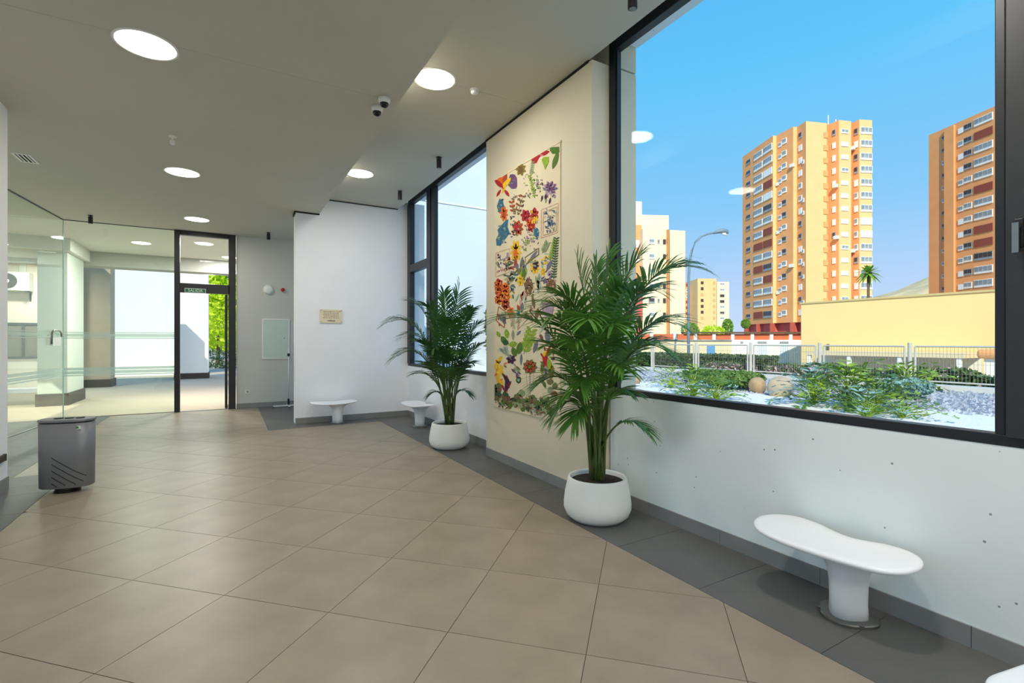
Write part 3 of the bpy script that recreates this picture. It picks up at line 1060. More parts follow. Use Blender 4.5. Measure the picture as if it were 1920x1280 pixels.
def scatter(cx, cy, w, h, n, l, wd, cols, ang=None):
    per = {}
    for _ in range(n):
        c_ = arnd.choice(cols)
        per.setdefault(c_, []).append(leafp(cx + arnd.uniform(-w, w), cy + arnd.uniform(-h, h), l * arnd.uniform(.7, 1.3), wd * arnd.uniform(.7, 1.3), arnd.uniform(0, 180) if ang is None else ang + arnd.uniform(-25, 25), 4))
    for c_, ps in per.items():
        art(ps, c_, True)


def sprig(x0, y0, x1, y1, n, l, wd, colour, stem='green', spread=50):
    a = math.degrees(math.atan2(y1 - y0, x1 - x0))
    dx, dy = -(y1 - y0), x1 - x0
    L = math.hypot(dx, dy)
    dx, dy = dx / L * 1.6, dy / L * 1.6
    art([[(x0 + dx, y0 + dy), (x1 + dx, y1 + dy), (x1 - dx, y1 - dy), (x0 - dx, y0 - dy)]], stem)
    ps = []
    for k in range(n):
        t = (k + 0.7) / n
        for sg in (-1, 1):
            b = R(a + sg * spread)
            ps.append(leafp(x0 + (x1 - x0) * t + l * 0.5 * math.cos(b), y0 + (y1 - y0) * t + l * 0.5 * math.sin(b), l, wd, a + sg * spread, 4))
    art(ps, colour, True)


def frame_(p, colour, w=5):
    for i in range(4):
        (x0, y0), (x1, y1) = p[i], p[(i + 1) % 4]
        dx, dy = -(y1 - y0), x1 - x0
        L = math.hypot(dx, dy)
        dx, dy = dx / L * w / 2, dy / L * w / 2
        art([[(x0 + dx, y0 + dy), (x1 + dx, y1 + dy), (x1 - dx, y1 - dy), (x0 - dx, y0 - dy)]], colour)


# upper edge
art([[(415, 285), (412, 250), (440, 212), (478, 196), (500, 205), (470, 245), (452, 282)]], 'red')
art([leafp(508, 202, 105, 40, -18)], 'red')
art([leafp(490, 215, 40, 10, 10)], 'pink')
art([[(560, 140), (634, 150), (636, 192), (610, 208), (580, 206), (562, 182)]], 'green')
art([leafp(605, 258, 150, 40, 108)], 'green')
art([[(495, 255), (510, 232), (552, 230), (552, 270), (535, 305), (522, 332), (512, 300)]], 'lime')
flower(328, 328, 42, 56, 7, 26, 'olive', 0.4)
blob(328, 330, 22, 30, 'brown')
blob(262, 432, 46, 74, 'purple', 12, 0.3)
scatter(262, 432, 30, 50, 14, 20, 9, ['mauve', 'slate', 'blue'])
for k, (a, c_) in enumerate([(-95, 'orange'), (-75, 'rust'), (-115, 'orange'), (-50, 'yellow'), (-135, 'red')]):
    art([leafp(185 + 45 * math.cos(R(a)), 505 + 85 * math.sin(R(a)), 150 - 12 * k, 36, a)], c_)
art([leafp(150, 520, 70, 22, -60)], 'red')
art([leafp(215, 520, 70, 26, -125)], 'red')
art([leafp(192, 490, 80, 18, -70)], 'yellow')
# column of blues at the left
blob(165, 625, 30, 68, 'teal', 14, 0.35)
scatter(165, 625, 24, 55, 16, 18, 8, ['blue', 'mint', 'slate'])
flower(192, 685, 32, 62, 8, 22, 'orange', 0.2)
blob(192, 690, 12, 20, 'rust')
art([[(150, 800), (205, 738), (228, 728), (222, 790), (238, 840), (210, 880), (186, 905), (165, 942), (132, 940), (128, 890), (148, 850), (140, 815)]], 'teal')
scatter(178, 850, 36, 70, 16, 24, 11, ['blue', 'sage', 'mint', 'slate'])
# upper middle sprigs
sprig(408, 380, 425, 270, 7, 20, 10, 'sage', 'sage')
sprig(440, 560, 400, 380, 9, 20, 10, 'lime', 'moss')
scatter(410, 440, 60, 110, 26, 18, 9, ['sage', 'lime', 'mauve', 'green', 'moss'])
scatter(440, 500, 60, 90, 24, 24, 11, ['sage', 'green', 'mauve', 'plum', 'moss'])
sprig(270, 530, 330, 590, 3, 20, 8, 'brown', 'slate')
sprig(300, 690, 345, 540, 4, 30, 16, 'brown', 'moss', 60)
sprig(270, 690, 255, 590, 3, 30, 18, 'rust', 'moss', 50)
scatter(310, 620, 50, 80, 14, 26, 13, ['brown', 'rust', 'plum', 'moss'])
flower(562, 480, 62, 60, 9, 28, 'mauve', 0.1)
flower(570, 470, 44, 46, 7, 18, 'purple', 0.5)
scatter(556, 490, 58, 60, 16, 28, 13, ['plum', 'mauve', 'slate', 'purple', 'pink'])
scatter(530, 565, 34, 36, 6, 44, 16, ['plum', 'sage'], 90)
# framed picture
frame_([(492, 655), (628, 600), (622, 835), (490, 880)], 'pink', 6)
frame_([(508, 672), (616, 630), (610, 822), (506, 858)], 'sand', 5)
scatter(562, 740, 44, 90, 40, 26, 12, ['mauve', 'slate', 'sage', 'pink', 'blue', 'mint'])
scatter(575, 755, 26, 24, 8, 36, 12, ['blue', 'slate'])
# red and yellow bouquet
flower(365, 700, 40, 52, 6, 30, 'red', 0.1)
flower(435, 690, 36, 56, 6, 32, 'red', 0.6)
flower(412, 750, 52, 40, 8, 24, 'orange', 0.2)
flower(412, 790, 36, 46, 6, 28, 'red', 0.3)
flower(445, 735, 24, 34, 6, 16, 'yellow', 0)
scatter(408, 725, 56, 70, 16, 26, 13, ['plum', 'yellow', 'orange', 'rust', 'mauve'])
flower(303, 800, 46, 66, 8, 30, 'rust', 0.2)
blob(300, 795, 24, 34, 'red')
scatter(300, 800, 44, 60, 12, 20, 10, ['sage', 'brown', 'red'])
blob(452, 835, 24, 52, 'teal', 10, 0.35)
scatter(452, 840, 22, 46, 8, 20, 9, ['mint', 'blue'])
scatter(262, 800, 22, 110, 14, 20, 10, ['dgreen', 'plum', 'blue'])
scatter(400, 870, 50, 60, 22, 22, 9, ['sage', 'mauve', 'lime', 'moss'])
scatter(400, 920, 70, 56, 34, 20, 8, ['mauve', 'pink', 'sage', 'purple', 'lime'])
# framed left + yellow star
frame_([(128, 1000), (238, 962), (236, 1150), (126, 1190)], 'sand', 6)
scatter(180, 1075, 44, 74, 30, 30, 14, ['mauve', 'purple', 'sage', 'yellow', 'pink', 'slate'])
flower(288, 985, 46, 92, 9, 30, 'yellow', 0.17)
blob(285, 1000, 20, 40, 'orange')
art([leafp(285, 1075, 90, 24, 95)], 'rust')
frame_([(360, 1035), (470, 960), (470, 1010), (370, 1090)], 'moss', 5)
art([leafp(428, 1022, 110, 26, -52)], 'slate')
art([leafp(395, 1062, 70, 18, -52)], 'olive')
sprig(560, 1060, 600, 900, 9, 30, 12, 'lime', 'green', 40)
sprig(590, 1210, 612, 880, 16, 28, 11, 'dgreen', 'dgreen', 60)
sprig(500, 1000, 540, 920, 5, 34, 13, 'sage', 'sage', 45)
scatter(525, 1060, 36, 60, 16, 34, 16, ['sand', 'slate', 'mint', 'yellow', 'sage'])
art([leafp(555, 1100, 100, 30, -65)], 'slate')
flower(440, 1110, 40, 60, 8, 24, 'yellow', 0.3)
flower(448, 1095, 26, 40, 6, 20, 'plum', 0.3)
scatter(430, 1110, 36, 40, 12, 30, 12, ['teal', 'plum', 'yellow', 'mint'])
art([leafp(345, 1145, 130, 66, -88)], 'lime')
art([leafp(352, 1170, 90, 36, -80)], 'green')
scatter(320, 1090, 36, 60, 10, 56, 18, ['slate', 'purple', 'moss'], 110)
scatter(245, 1120, 34, 80, 20, 38, 18, ['rust', 'plum', 'slate', 'teal', 'moss'])
scatter(250, 1200, 50, 46, 16, 34, 16, ['teal', 'moss', 'dgreen', 'sand'])
flower(325, 1220, 30, 46, 7, 20, 'yellow', 0.2)
flower(505, 1150, 26, 34, 6, 18, 'yellow', 0.1)
scatter(540, 1190, 50, 50, 18, 40, 16, ['slate', 'mauve', 'purple'], 140)


def B(y):           # second half of the measured points
    return y + (500 - 240) * 4.267


blob(568, B(155), 46, 66, 'brown', 13, 0.2)
scatter(568, B(155), 38, 52, 24, 16, 7, ['sand', 'rust', 'pink', 'mauve'])
blob(390, B(160), 40, 84, 'brown', 13, 0.3)
scatter(392, B(160), 40, 86, 36, 20, 8, ['moss', 'dark', 'olive', 'sand'])
scatter(465, B(130), 24, 60, 10, 54, 20, ['mint', 'sage'], 90)
for (a, b, c_) in [(148, 160, 'orange'), (205, 175, 'orange'), (150, 190, 'rust'), (210, 240, 'orange'), (150, 260, 'orange'), (205, 300, 'rust'), (175, 210, 'orange'), (150, 140, 'red')]:
    flower(a, B(b), 34, 48, 6, 34, c_, a * 0.1)
scatter(180, B(215), 50, 100, 12, 22, 12, ['yellow', 'red'])
scatter(268, B(180), 24, 80, 14, 34, 14, ['yellow', 'olive', 'slate', 'teal'])
scatter(330, B(285), 40, 70, 16, 60, 16, ['pink', 'sand', 'mint', 'rust', 'slate'], 100)
art([leafp(338, B(325), 80, 24, 95)], 'slate')
art([leafp(305, B(370), 50, 30, 80)], 'teal')
flower(245, B(365), 32, 50, 7, 22, 'orange', 0)
art([leafp(428, B(285), 110, 26, 80)], 'brown')
art([leafp(458, B(375), 90, 34, 100)], 'brown')
frame_([(485, B(300)), (580, B(250)), (580, B(272)), (488, B(322))], 'sand', 6)
blob(545, B(340), 56, 66, 'mauve', 14, 0.25)
scatter(545, B(340), 46, 60, 22, 22, 10, ['slate', 'pink', 'purple', 'sand'])
frame_([(132, B(430)), (150, B(318)), (205, B(360)), (196, B(488))], 'rust', 5)
scatter(175, B(430), 36, 54, 14, 40, 18, ['rust', 'pink', 'brown', 'slate'])
scatter(290, B(440), 60, 50, 14, 48, 16, ['sand', 'pink', 'mint', 'sage'], 100)
scatter(395, B(380), 30, 50, 8, 60, 22, ['sand', 'pink'], 90)
# leaves in the lower half
for (a, b, l, w, g, c_) in [(148, 540, 60, 30, 60, 'lime'), (215, 535, 80, 40, 80, 'lime'), (265, 545, 90, 26, 90, 'sage'), (310, 530, 50, 20, 130, 'slate'), (190, 585, 70, 46, 60, 'green'), (205, 605, 56, 46, 20, 'dgreen'),
                            (265, 618, 70, 46, 170, 'lime'), (318, 650, 100, 50, 100, 'green'), (275, 680, 80, 44, 70, 'green'), (445, 640, 110, 34, 108, 'slate'), (330, 740, 100, 20, 92, 'slate')]:
    art([leafp(a, B(b), l, w, g)], c_)
sprig(350, B(700), 410, B(515), 6, 60, 28, 'lime', 'green', 48)
sprig(450, B(560), 380, B(620), 3, 40, 22, 'lime', 'green', 50)
for k in range(7):
    art([leafp(200 + 4 * k, B(690), 130, 14, 30 + 9 * k)], ['mint', 'slate', 'sage'][k % 3])
flower(250, B(740), 40, 40, 6, 26, 'plum', 0.2)
for k in range(11):
    art([leafp(152 + arnd.uniform(-26, 40), B(740 + 18 * k), 64, 30, arnd.uniform(50, 130))], 'yellow')
scatter(165, B(830), 40, 90, 8, 26, 12, ['olive', 'orange'])
flower(400, B(800), 60, 62, 9, 40, 'moss', 0.1)
flower(398, B(800), 46, 50, 7, 30, 'rust', 0.4)
blob(400, B(800), 16, 20, 'green')
scatter(285, B(830), 30, 50, 10, 50, 16, ['mauve', 'moss', 'purple', 'sage'], 60)
blob(310, B(905), 24, 30, 'dgreen')
blob(310, B(905), 12, 14, 'mint')
art([[(396, B(860)), (402, B(860)), (404, B(1035)), (400, B(1035))]], 'slate')
art([[(425, B(850)), (430, B(850)), (426, B(1000)), (422, B(1000))]], 'sand')
art([[(368, B(850)), (372, B(850)), (380, B(960)), (376, B(960))]], 'sand')
for k in range(6):
    art([leafp(215 + 10 * math.cos(k * 2.1), B(960 - 14 * k), 110, 20, -60 - 14 * k)], ['plum', 'purple', 'plum', 'red', 'plum', 'dark'][k])
art([leafp(205, B(1010), 80, 22, 120)], 'orange')
art([leafp(182, B(960), 90, 16, 70)], 'red')
for (a, b, l, w, g, c_) in [(545, 680, 100, 30, 110, 'red'), (515, 700, 80, 24, 120, 'yellow'), (525, 770, 130, 50, 95, 'red'), (560, 800, 150, 44, 80, 'lime'), (505, 820, 90, 30, 70, 'green'), (530, 850, 120, 44, 85, 'mauve'), (575, 850, 120, 34, 100, 'olive'),
                            (495, 910, 90, 30, 60, 'slate'), (515, 940, 70, 26, 70, 'green'), (490, 560, 60, 26, 60, 'brown'), (540, 560, 110, 40, 80, 'slate'), (590, 640, 160, 26, 92, 'olive')]:
    art([leafp(a, B(b), l, w, g)], c_)
scatter(540, B(760), 50, 110, 18, 44, 16, ['plum', 'lime', 'yellow', 'red', 'green'])
# mossy ground along the hem
for k in range(26):
    xx = 118 + 19 * k
    top = 1010 + 26 * math.sin(k * 1.1) - (70 if k < 3 else 0) + k * 2.2
    for q in range(3):
        yy = top + 20 + q * 34
        if yy < 1095 + k * 4.2:
            blob(xx + arnd.uniform(-6, 6), B(yy), 22, 26, arnd.choice(['moss', 'moss', 'sage', 'brown', 'green', 'dgreen']), 9, 0.4)
for k in range(9):
    blob(570 + arnd.uniform(-26, 30), B(920 + 32 * k), 30, 30, arnd.choice(['moss', 'brown', 'sage']), 9, 0.4)
blob(150, B(970), 30, 60, 'moss', 10, 0.3)
blob(335, B(1010), 34, 36, 'sage', 10, 0.3)
scatter(350, B(1090), 230, 44, 90, 24, 11, ['brown', 'moss', 'green', 'sage', 'rust', 'dgreen', 'sand'])
scatter(500, B(1160), 110, 30, 40, 22, 11, ['brown', 'moss', 'mauve', 'rust', 'sage'])

# ------------------------------------------------------------------ small things on the walls
pq = thing('plaque', 'small cream plaque with lines of brown lettering on the partition', 'plaque', (1.778, YP, 2.107))
box('board', (-0.215, -0.022, -0.137), (0.215, -0.004, 0.137), 'plaque_cream', pq, 0.003)
for (x, z) in ((-0.19, 0.11), (0.19, 0.11), (-0.19, -0.11), (0.19, -0.11)):
    MB().lathe([(0.008, 0), (0.008, 0.006)], 10).build('stud', 'steel', pq, loc=(x, -0.022, z), rot=(R(90), 0, 0))
prn = random.Random(5)
for row in range(5):
    m = MB()
    x = -0.150 + 0.012 * (row % 2)
    z = 0.085 - 0.032 * row
    while x < 0.145 - 0.012 * (row % 2):
        w_ = prn.uniform(0.014, 0.04)
        for k in range(int(w_ / 0.007)):
            m.box((x + 0.007 * k, -0.0226, z), (x + 0.007 * k + 0.005, -0.0218, z + prn.choice((0.014, 0.014, 0.018))))
        x += w_ + 0.008
    m.build('lettering', 'plaque_ink', pq, fix=False)
m = MB()
for k in range(16):
    m.box((-0.075 + 0.0095 * k, -0.0226, -0.105), (-0.075 + 0.0095 * k + 0.007, -0.0218, -0.105 + prn.choice((0.018, 0.024))))
m.build('lettering', 'plaque_ink_dark', pq, fix=False)

ep = thing('electrical_cabinet', 'pale green-white flush electrical cabinet on the grey recessed wall', 'cabinet', (1.013, YB, 1.665))
boxm('cabinet_frame', [((-0.31, -0.02, -0.495), (-0.275, 0, 0.495)), ((0.275, -0.02, -0.495), (0.31, 0, 0.495)), ((-0.275, -0.02, 0.46), (0.275, 0, 0.495)), ((-0.275, -0.02, -0.495), (0.275, 0, -0.46))], 'white_plastic', ep)
dr = box('door', (-0.272, -0.016, -0.457), (0.272, 0.0, 0.457), 'panel_green_white', ep, 0.002)
MB().lathe([(0.014, 0), (0.014, 0.006), (0.008, 0.008)], 12).build('lock', 'steel', dr, loc=(0.19, -0.008, 0.02), rot=(R(90), 0, 0))
si = thing('alarm_sounder', 'round white wall sounder to the right of the entrance door', 'alarm', (0.843, YB, 2.875))
MB().lathe([(0.075, 0), (0.105, 0.012), (0.108, 0.04), (0.085, 0.062), (0.03, 0.072)], 32).build('dome', 'white_plastic', si, True, rot=(R(90), 0, 0))
MB().lathe([(0.115, 0), (0.115, 0.012)], 32).build('back_plate', 'white_plastic', si, rot=(R(90), 0, 0))
rb = thing('alarm_beacon', 'small round red alarm light beside the white sounder', 'alarm light', (1.165, YB, 2.885))
MB().lathe([(0.058, 0), (0.058, 0.02), (0.05, 0.024)], 24).build('base', 'white_plastic', rb, rot=(R(90), 0, 0))
MB().lathe([(0.050, 0.022), (0.050, 0.05), (0.035, 0.068), (0.01, 0.074)], 24).build('lens', 'red_plastic', rb, True, rot=(R(90), 0, 0))
ou = thing('wall_socket', 'white wall socket low beside the entrance door', 'socket', (0.392, YB, 0.39))
box('plate', (-0.045, -0.010, -0.045), (0.045, 0, 0.045), 'white_plastic', ou, 0.003)
MB().lathe([(0.024, 0.0), (0.024, 0.003)], 20).build('socket_face', 'blind_grey', ou, loc=(0, -0.010, 0), rot=(R(90), 0, 0))

st = thing('pole_stand', 'thin white pole stand leaning in the recess behind the partition', 'stand', (1.27, YB - 0.30, 0))
boxm('foot', [((-0.34, -0.02, 0.02), (0.14, 0.02, 0.05))], 'white_plastic', st)
boxm('foot', [((-0.02, -0.22, 0.02), (0.02, 0.22, 0.05))], 'white_plastic', st)
for (x, y) in ((-0.33, 0), (0.13, 0), (0, -0.21), (0, 0.21)):
    MB().lathe([(0.016, 0.0), (0.018, 0.01), (0.014, 0.022)], 10, (x, y, 0)).build('caster', 'bin_black', st)
MB().lathe([(0.024, 0.05), (0.024, 0.20)], 12).build('socket_collar', 'bin_black', st)
MB().lathe([(0.012, 0.19), (0.012, 1.46)], 12).build('pole', 'white_plastic', st, True)
box('clamp', (-0.028, -0.028, 1.24), (0.028, 0.028, 1.31), 'bin_black', st, 0.004)

ex = thing('exit_sign', 'small green exit sign reading SALIDA over the entrance door', 'sign', (-0.663, YB - 0.075, 2.765))
box('panel', (-0.205, -0.006, -0.052), (0.205, 0.006, 0.052), 'sign_white', ex, 0.002)
box('field', (-0.195, -0.0085, -0.042), (0.195, -0.006, 0.042), 'sign_green', ex)
cu = bpy.data.curves.new('salida', 'FONT')
cu.body = 'SALIDA'
cu.size = 0.088
cu.align_x = 'CENTER'
cu.align_y = 'CENTER'
tmp = bpy.data.objects.new('tmp', cu)
C.objects.link(tmp)
bpy.context.view_layer.update()
tme = bpy.data.meshes.new_from_object(tmp.evaluated_get(bpy.context.evaluated_depsgraph_get()))
bpy.data.objects.remove(tmp)
tme.materials.clear()
tme.materials.append(MATS['sign_white'])
link('lettering', tme, ex, (0, -0.0092, 0), (R(90), 0, 0))

bu = thing('wall_bumper', 'short dark brown bumper rail on the left wall end', 'bumper', (XC, 7.0, 0.36))
box('rail', (0.0, -0.6, -0.035), (0.025, 0.26, 0.035), 'plinth_brown', bu, 0.004)
box('end_cap', (0.0, 0.26, -0.037), (0.027, 0.275, 0.037), 'bin_black', bu)


PORCH_W = 115.0
# ------------------------------------------------------------------ porch behind the glass
def slab(name, a, b, m_, label, cat='structure'):
    o = boxm(name, [(a, b)], m_)
    return struct(o, label, cat)


slab('ground', (-400, -60, -0.60), (900, 900, -0.15), 'asphalt', 'pale open ground around the building', 'ground')
slab('porch_floor', (-14, YB + 0.02, -0.14), (3.74, 34, -0.006), 'stone_paving', 'pale paved porch floor outside the entrance', 'floor')
slab('roof', (-7.6, Y0 - 1, 4.78), (XO, 12.0, 5.00), 'render_white', 'flat roof slab over the lobby, left overhang sized to block sun', 'roof')  # unseen left overhang shaped to keep sun out of the lobby
slab('roof', (-12, 12.0, 4.78), (XO, 18.6, 5.00), 'render_white', 'flat roof slab over the porch', 'roof')
slab('porch_ceiling', (-12, YB + 0.03, 4.16), (3.74, 18.6, 4.30), 'outside_ceiling', 'pale porch ceiling beyond the glass screens', 'ceiling')
slab('porch_beam', (-12, 18.0, 3.75), (3.74, 18.6, 4.16), 'beam_shade_grey', 'deep beam along the far edge of the porch ceiling', 'beam')
slab('porch_beam', (-5.9, 16.0, 3.85), (-3.4, 18.0, 4.16), 'outside_ceiling', 'short beam over the porch columns', 'beam')
slab('outer_wall', (3.30, YB + 0.2, -0.02), (3.74, 34, 5.3), 'render_white', 'outer side wall of the porch', 'wall')
slab('porch_wall', (-12, 21.5, -0.02), (-4.46, 21.8, 4.3), 'render_cream', 'cream porch wall carrying the air conditioner', 'wall')
slab('porch_roof', (-12, 18.6, 4.16), (-4.46, 21.9, 4.9), 'outside_ceiling', 'porch roof over the air conditioner wall', 'roof')
slab('porch_step', (-9, 20.9, -0.02), (-4.46, 21.5, 0.12), 'render_white', 'low pale step at the foot of the porch wall', 'step')


def column(label, x0, x1, y0, y1, z1, m_, pm, ph):
    r = thing('porch_column', label, 'column', ((x0 + x1) / 2, (y0 + y1) / 2, 0))
    r['kind'] = 'structure'
    a, b = (x1 - x0) / 2, (y1 - y0) / 2
    box('shaft', (-a, -b, 0), (a, b, z1), m_, r)
    box('plinth', (-a - 0.035, -b - 0.035, -0.006), (a + 0.035, b + 0.035, ph), pm, r, 0.006)
    return r


column('pale square porch column behind the angled glass screen', -4.08, -3.52, 16.3, 17.9, 4.16, 'porch_column_paint', 'plinth_dark', 0.30)
column('tan porch column deeper behind the glass screen', -4.42, -3.62, 22.1, 22.9, 4.6, 'porch_column_tan', 'plinth_brown', 0.27)
column('wide white porch column seen through the open door', -1.98, -0.78, 25.2, 26.2, 5.2, 'render_white', 'plinth_brown', 0.24)
box_w = boxm('courtyard_wall', [((-4.75, 28.5, -0.1), (-1.9, 29.0, 6.5))], 'render_white')
struct(box_w, 'bright white courtyard wall behind the glass screen', 'wall')

ac = thing('air_conditioner', 'cream outdoor air conditioner unit with round fan on the porch wall', 'air conditioner', (-5.92, 21.5, 3.2))
box('case', (-0.45, -0.42, 0.0), (0.45, -0.08, 0.58), 'ac_case', ac, 0.012)
MB().lathe([(0.24, 0.0), (0.24, 0.012)], 36).build('fan_grille', 'ac_dark', ac, loc=(-0.06, -0.42, 0.29), rot=(R(90), 0, 0))
MB().lathe([(0.06, 0.0), (0.06, 0.02)], 20).build('fan_hub', 'white_plastic', ac, loc=(-0.06, -0.43, 0.29), rot=(R(90), 0, 0))
for x in (-0.3, 0.38):
    boxm('bracket', [((x - 0.02, -0.44, -0.04), (x + 0.02, 0.0, 0.0)), ((x - 0.02, -0.03, -0.30), (x + 0.02, 0.0, 0.0))], 'ac_dark', ac)
box('pipe_cover', (0.12, -0.07, 0.55), (0.28, 0.0, 0.96), 'ac_case', ac, 0.008)

pw = thing('porch_window', 'grey two-pane window in the porch wall under the air conditioner', 'window', (-5.72, 21.5, 1.05))
boxm('window_frame', [((-0.9, -0.05, 0), (0.52, 0, 0.07)), ((-0.9, -0.05, 1.08), (0.52, 0, 1.15)), ((-0.9, -0.05, 0.07), (-0.83, 0, 1.08)), ((0.45, -0.05, 0.07), (0.52, 0, 1.08)), ((-0.02, -0.05, 0.07), (0.05, 0, 1.08))], 'win_frame_grey', pw)
boxm('blind', [((-0.83, -0.02, 0.07), (-0.02, 0.0, 1.08))], 'blind_grey', pw)
boxm('blind', [((0.05, -0.02, 0.07), (0.45, 0.0, 1.08))], 'blind_grey', pw)
PORCH = [(-0.55, 15.1, 'round porch light seen through the transom, the nearer one'), (0.02, 17.2, 'round porch light at the right edge of the transom'),
         (-1.96, 15.8, 'round porch light behind the glass screen left of the door'), (-5.2, 19.9, 'round porch light above the air conditioner')]
for (x, y, lb) in PORCH:
    r_ = thing('porch_downlight', lb, 'ceiling light', (x, y, 4.16), group='porch ceiling lights')
    MB().lathe([(0.22, 0.0), (0.22, -0.008), (0.205, -0.012)], 32).build('trim_ring', 'white_plastic', r_)
    MB().lathe([(0.20, -0.012), (0.20, -0.016)], 32).build('diffuser', 'lamp_glow', r_)
    ld = bpy.data.lights.new('porch_light', 'AREA')
    ld.shape = 'DISK'
    ld.size = 0.38
    ld.energy = PORCH_W
    ld.color = LAMP_C
    lo_ = bpy.data.objects.new('lamp', ld)
    C.objects.link(lo_)
    lo_.parent = r_
    lo_.location = (0, 0, -0.02)

# ------------------------------------------------------------------ vegetation helpers
vr = random.Random(21)


def leaf_cloud(m, c, rad, n, size, flat=0.0):
    c = Vector(c)
    for _ in range(n):
        while True:
            q = Vector((vr.uniform(-1, 1), vr.uniform(-1, 1), vr.uniform(-1, 1)))
            if 0.25 < q.length < 1:
                break
        q = q.normalized() * (q.length ** 0.5)
        p = c + Vector((q.x * rad[0], q.y * rad[1], q.z * rad[2]))
        a = Vector((vr.gauss(0, 1), vr.gauss(0, 1), vr.gauss(0, 1))).normalized()
        b = a.cross(Vector((vr.gauss(0, 1), vr.gauss(0, 1), vr.gauss(0, 1)))).normalized()
        s = size * vr.uniform(0.6, 1.3)
        m.add([p - a * s, p + b * s * 0.45, p + a * s, p - b * s * 0.45], [(0, 1, 2, 3)])


def tree(name, label, base, h, crown, n, size, m_, group=None, cat='tree'):
    r = thing(name, label, cat, base, group=group)
    MB().tube([(0, 0, 0), (0.05, 0, h * 0.4), (0, 0.05, h * 0.75)], [0.16, 0.12, 0.06], 8).build('trunk', 'bark', r, True)
    m = MB()
    for (cx, cy, cz, rx, ry, rz) in crown:
        leaf_cloud(m, (cx, cy, cz), (rx, ry, rz), n, size)
    m.build('crown', m_, r, fix=False)
    return r


# trees beyond the porch, seen through the door
for (px, d, z0, lb, s_) in ((408, 36, 4.2, 'bright lime green tree seen through the open entrance door', 1.0), (376, 50, 4.0, 'lime green tree hidden behind the white porch column', 1.2), (446, 44, 4.0, 'lime green tree behind the right door jamb', 1.2)):
    b = atd(px, 640, d)
    tree('garden_tree', lb, (b.x, b.y, -0.15), 3.5, [(0, 0, z0, 2.6 * s_, 2.6 * s_, 3.0 * s_), (0.8, 0.5, z0 + 1.6, 2 * s_, 2 * s_, 1.8 * s_)], 1800, 0.26, 'tree_lime', 'trees outside the entrance')
b = atd(408, 640, 31)
hd_ = thing('low_hedge', 'dark low hedge at the foot of the lime tree beyond the door', 'hedge', (b.x, b.y, -0.15))
m = MB()
leaf_cloud(m, (0, 0, 0.6), (2.4, 1.0, 0.6), 900, 0.12)
m.build('foliage', 'hedge_green', hd_, fix=False)

# ------------------------------------------------------------------ wing of the building outside the far window
slab('outer_wing', (XO, 18.0, -0.2), (9.35, 18.4, 12.0), 'wing_paint', 'white outside wall seen through the far window', 'wall')
slab('outer_wing_sill', (XO, 17.97, 7.0), (9.35, 18.0, 7.05), 'render_cream', 'thin joint line on the white outside wall', 'trim')

# ------------------------------------------------------------------ garden terrace
GZ = 0.35
slab('garden_bed', (XO, -14, -0.15), (15.8, 17.95, GZ - 0.03), 'curb_dark', 'raised garden bed outside the large window', 'ground')
slab('garden_bed', (9.37, 17.95, -0.15), (15.8, 24, GZ - 0.03), 'curb_dark', 'far end of the raised garden bed beside the white wing', 'ground')
gw = boxm('white_gravel', [((XO, -10, GZ - 0.03), (11.4, 17.95, GZ)), ((9.37, 17.95, GZ - 0.03), (11.4, 24, GZ))], 'gravel_white')
tag(gw, 'white gravel strip outside the large window', 'gravel', kind='stuff')
gd = boxm('dark_gravel', [((11.4, -10, GZ - 0.03), (15.8, 24, GZ))], 'gravel_dark')
tag(gd, 'bed of blue-grey slate gravel in front of the curb', 'gravel', kind='stuff')
m = MB()
for _ in range(7000):
    x, y = vr.uniform(10.9, 15.75), vr.uniform(0, 20)
    s = vr.uniform(0.03, 0.075)
    a = vr.uniform(0, 6.28)
    ca, sa = math.cos(a) * s, math.sin(a) * s
    z = GZ
    m.add([(x + ca, y + sa, z), (x - sa * .7, y + ca * .7, z), (x - ca, y - sa, z), (x + sa * .7, y - ca * .7, z), (x, y, z + s * 0.7)], [(0, 1, 4), (1, 2, 4), (2, 3, 4), (3, 0, 4)])
tag(m.build('slate_chips', 'gravel_stone', fix=False), 'loose slate chips scattered over the gravel bed', 'gravel', kind='stuff')
slab('curb', (15.8, -12, -0.15), (16.3, 24, GZ + 0.12), 'curb', 'pale concrete curb carrying the garden fence', 'curb')

# fence
fy = [6.15 + 2.35 * k for k in range(-2, 5)]
fence = thing('garden_fence', 'grey wire panel fence on the curb behind the garden bed', 'fence', (16.05, 6.15, GZ + 0.12))
for k in range(len(fy) - 1):
    y0, y1 = fy[k] + 0.12, fy[k + 1] - 0.12
    r = bpy.data.objects.new('fence_panel', None)
    C.objects.link(r)
    r.parent = fence
    r.location = (0, (y0 + y1) / 2 - 6.15, 0)
    h2 = (y1 - y0) / 2
    for sg in (-1, 1):
        MB().tube([(0, sg * h2, 0), (0, sg * h2, 1.0)], 0.028, 8).build('upright', 'fence_grey', r)
    MB().tube([(0, -h2, 1.0), (0, h2, 1.0)], 0.025, 8).build('top_rail', 'fence_grey', r)
    MB().tube([(0, -h2, 0.08), (0, h2, 0.08)], 0.02, 8).build('bottom_rail', 'fence_grey', r)
    m = MB()
    nw = int((2 * h2) / 0.075)
    for i in range(1, nw):
        yy = -h2 + 2 * h2 * i / nw
        m.box((-0.003, yy - 0.003, 0.08), (0.003, yy + 0.003, 1.0))
    for z in (0.3, 0.55, 0.8):
        m.box((-0.003, -h2, z - 0.003), (0.003, h2, z + 0.003))
    m.build('wire_mesh', 'fence_wire', r, fix=False)['kind'] = 'stuff'
for k, y in enumerate(fy):
    MB().lathe([(0.05, 0), (0.05, 1.08), (0.045, 1.10)], 10).build('fence_post', 'fence_grey', fence, loc=(0, y - 6.15, 0))

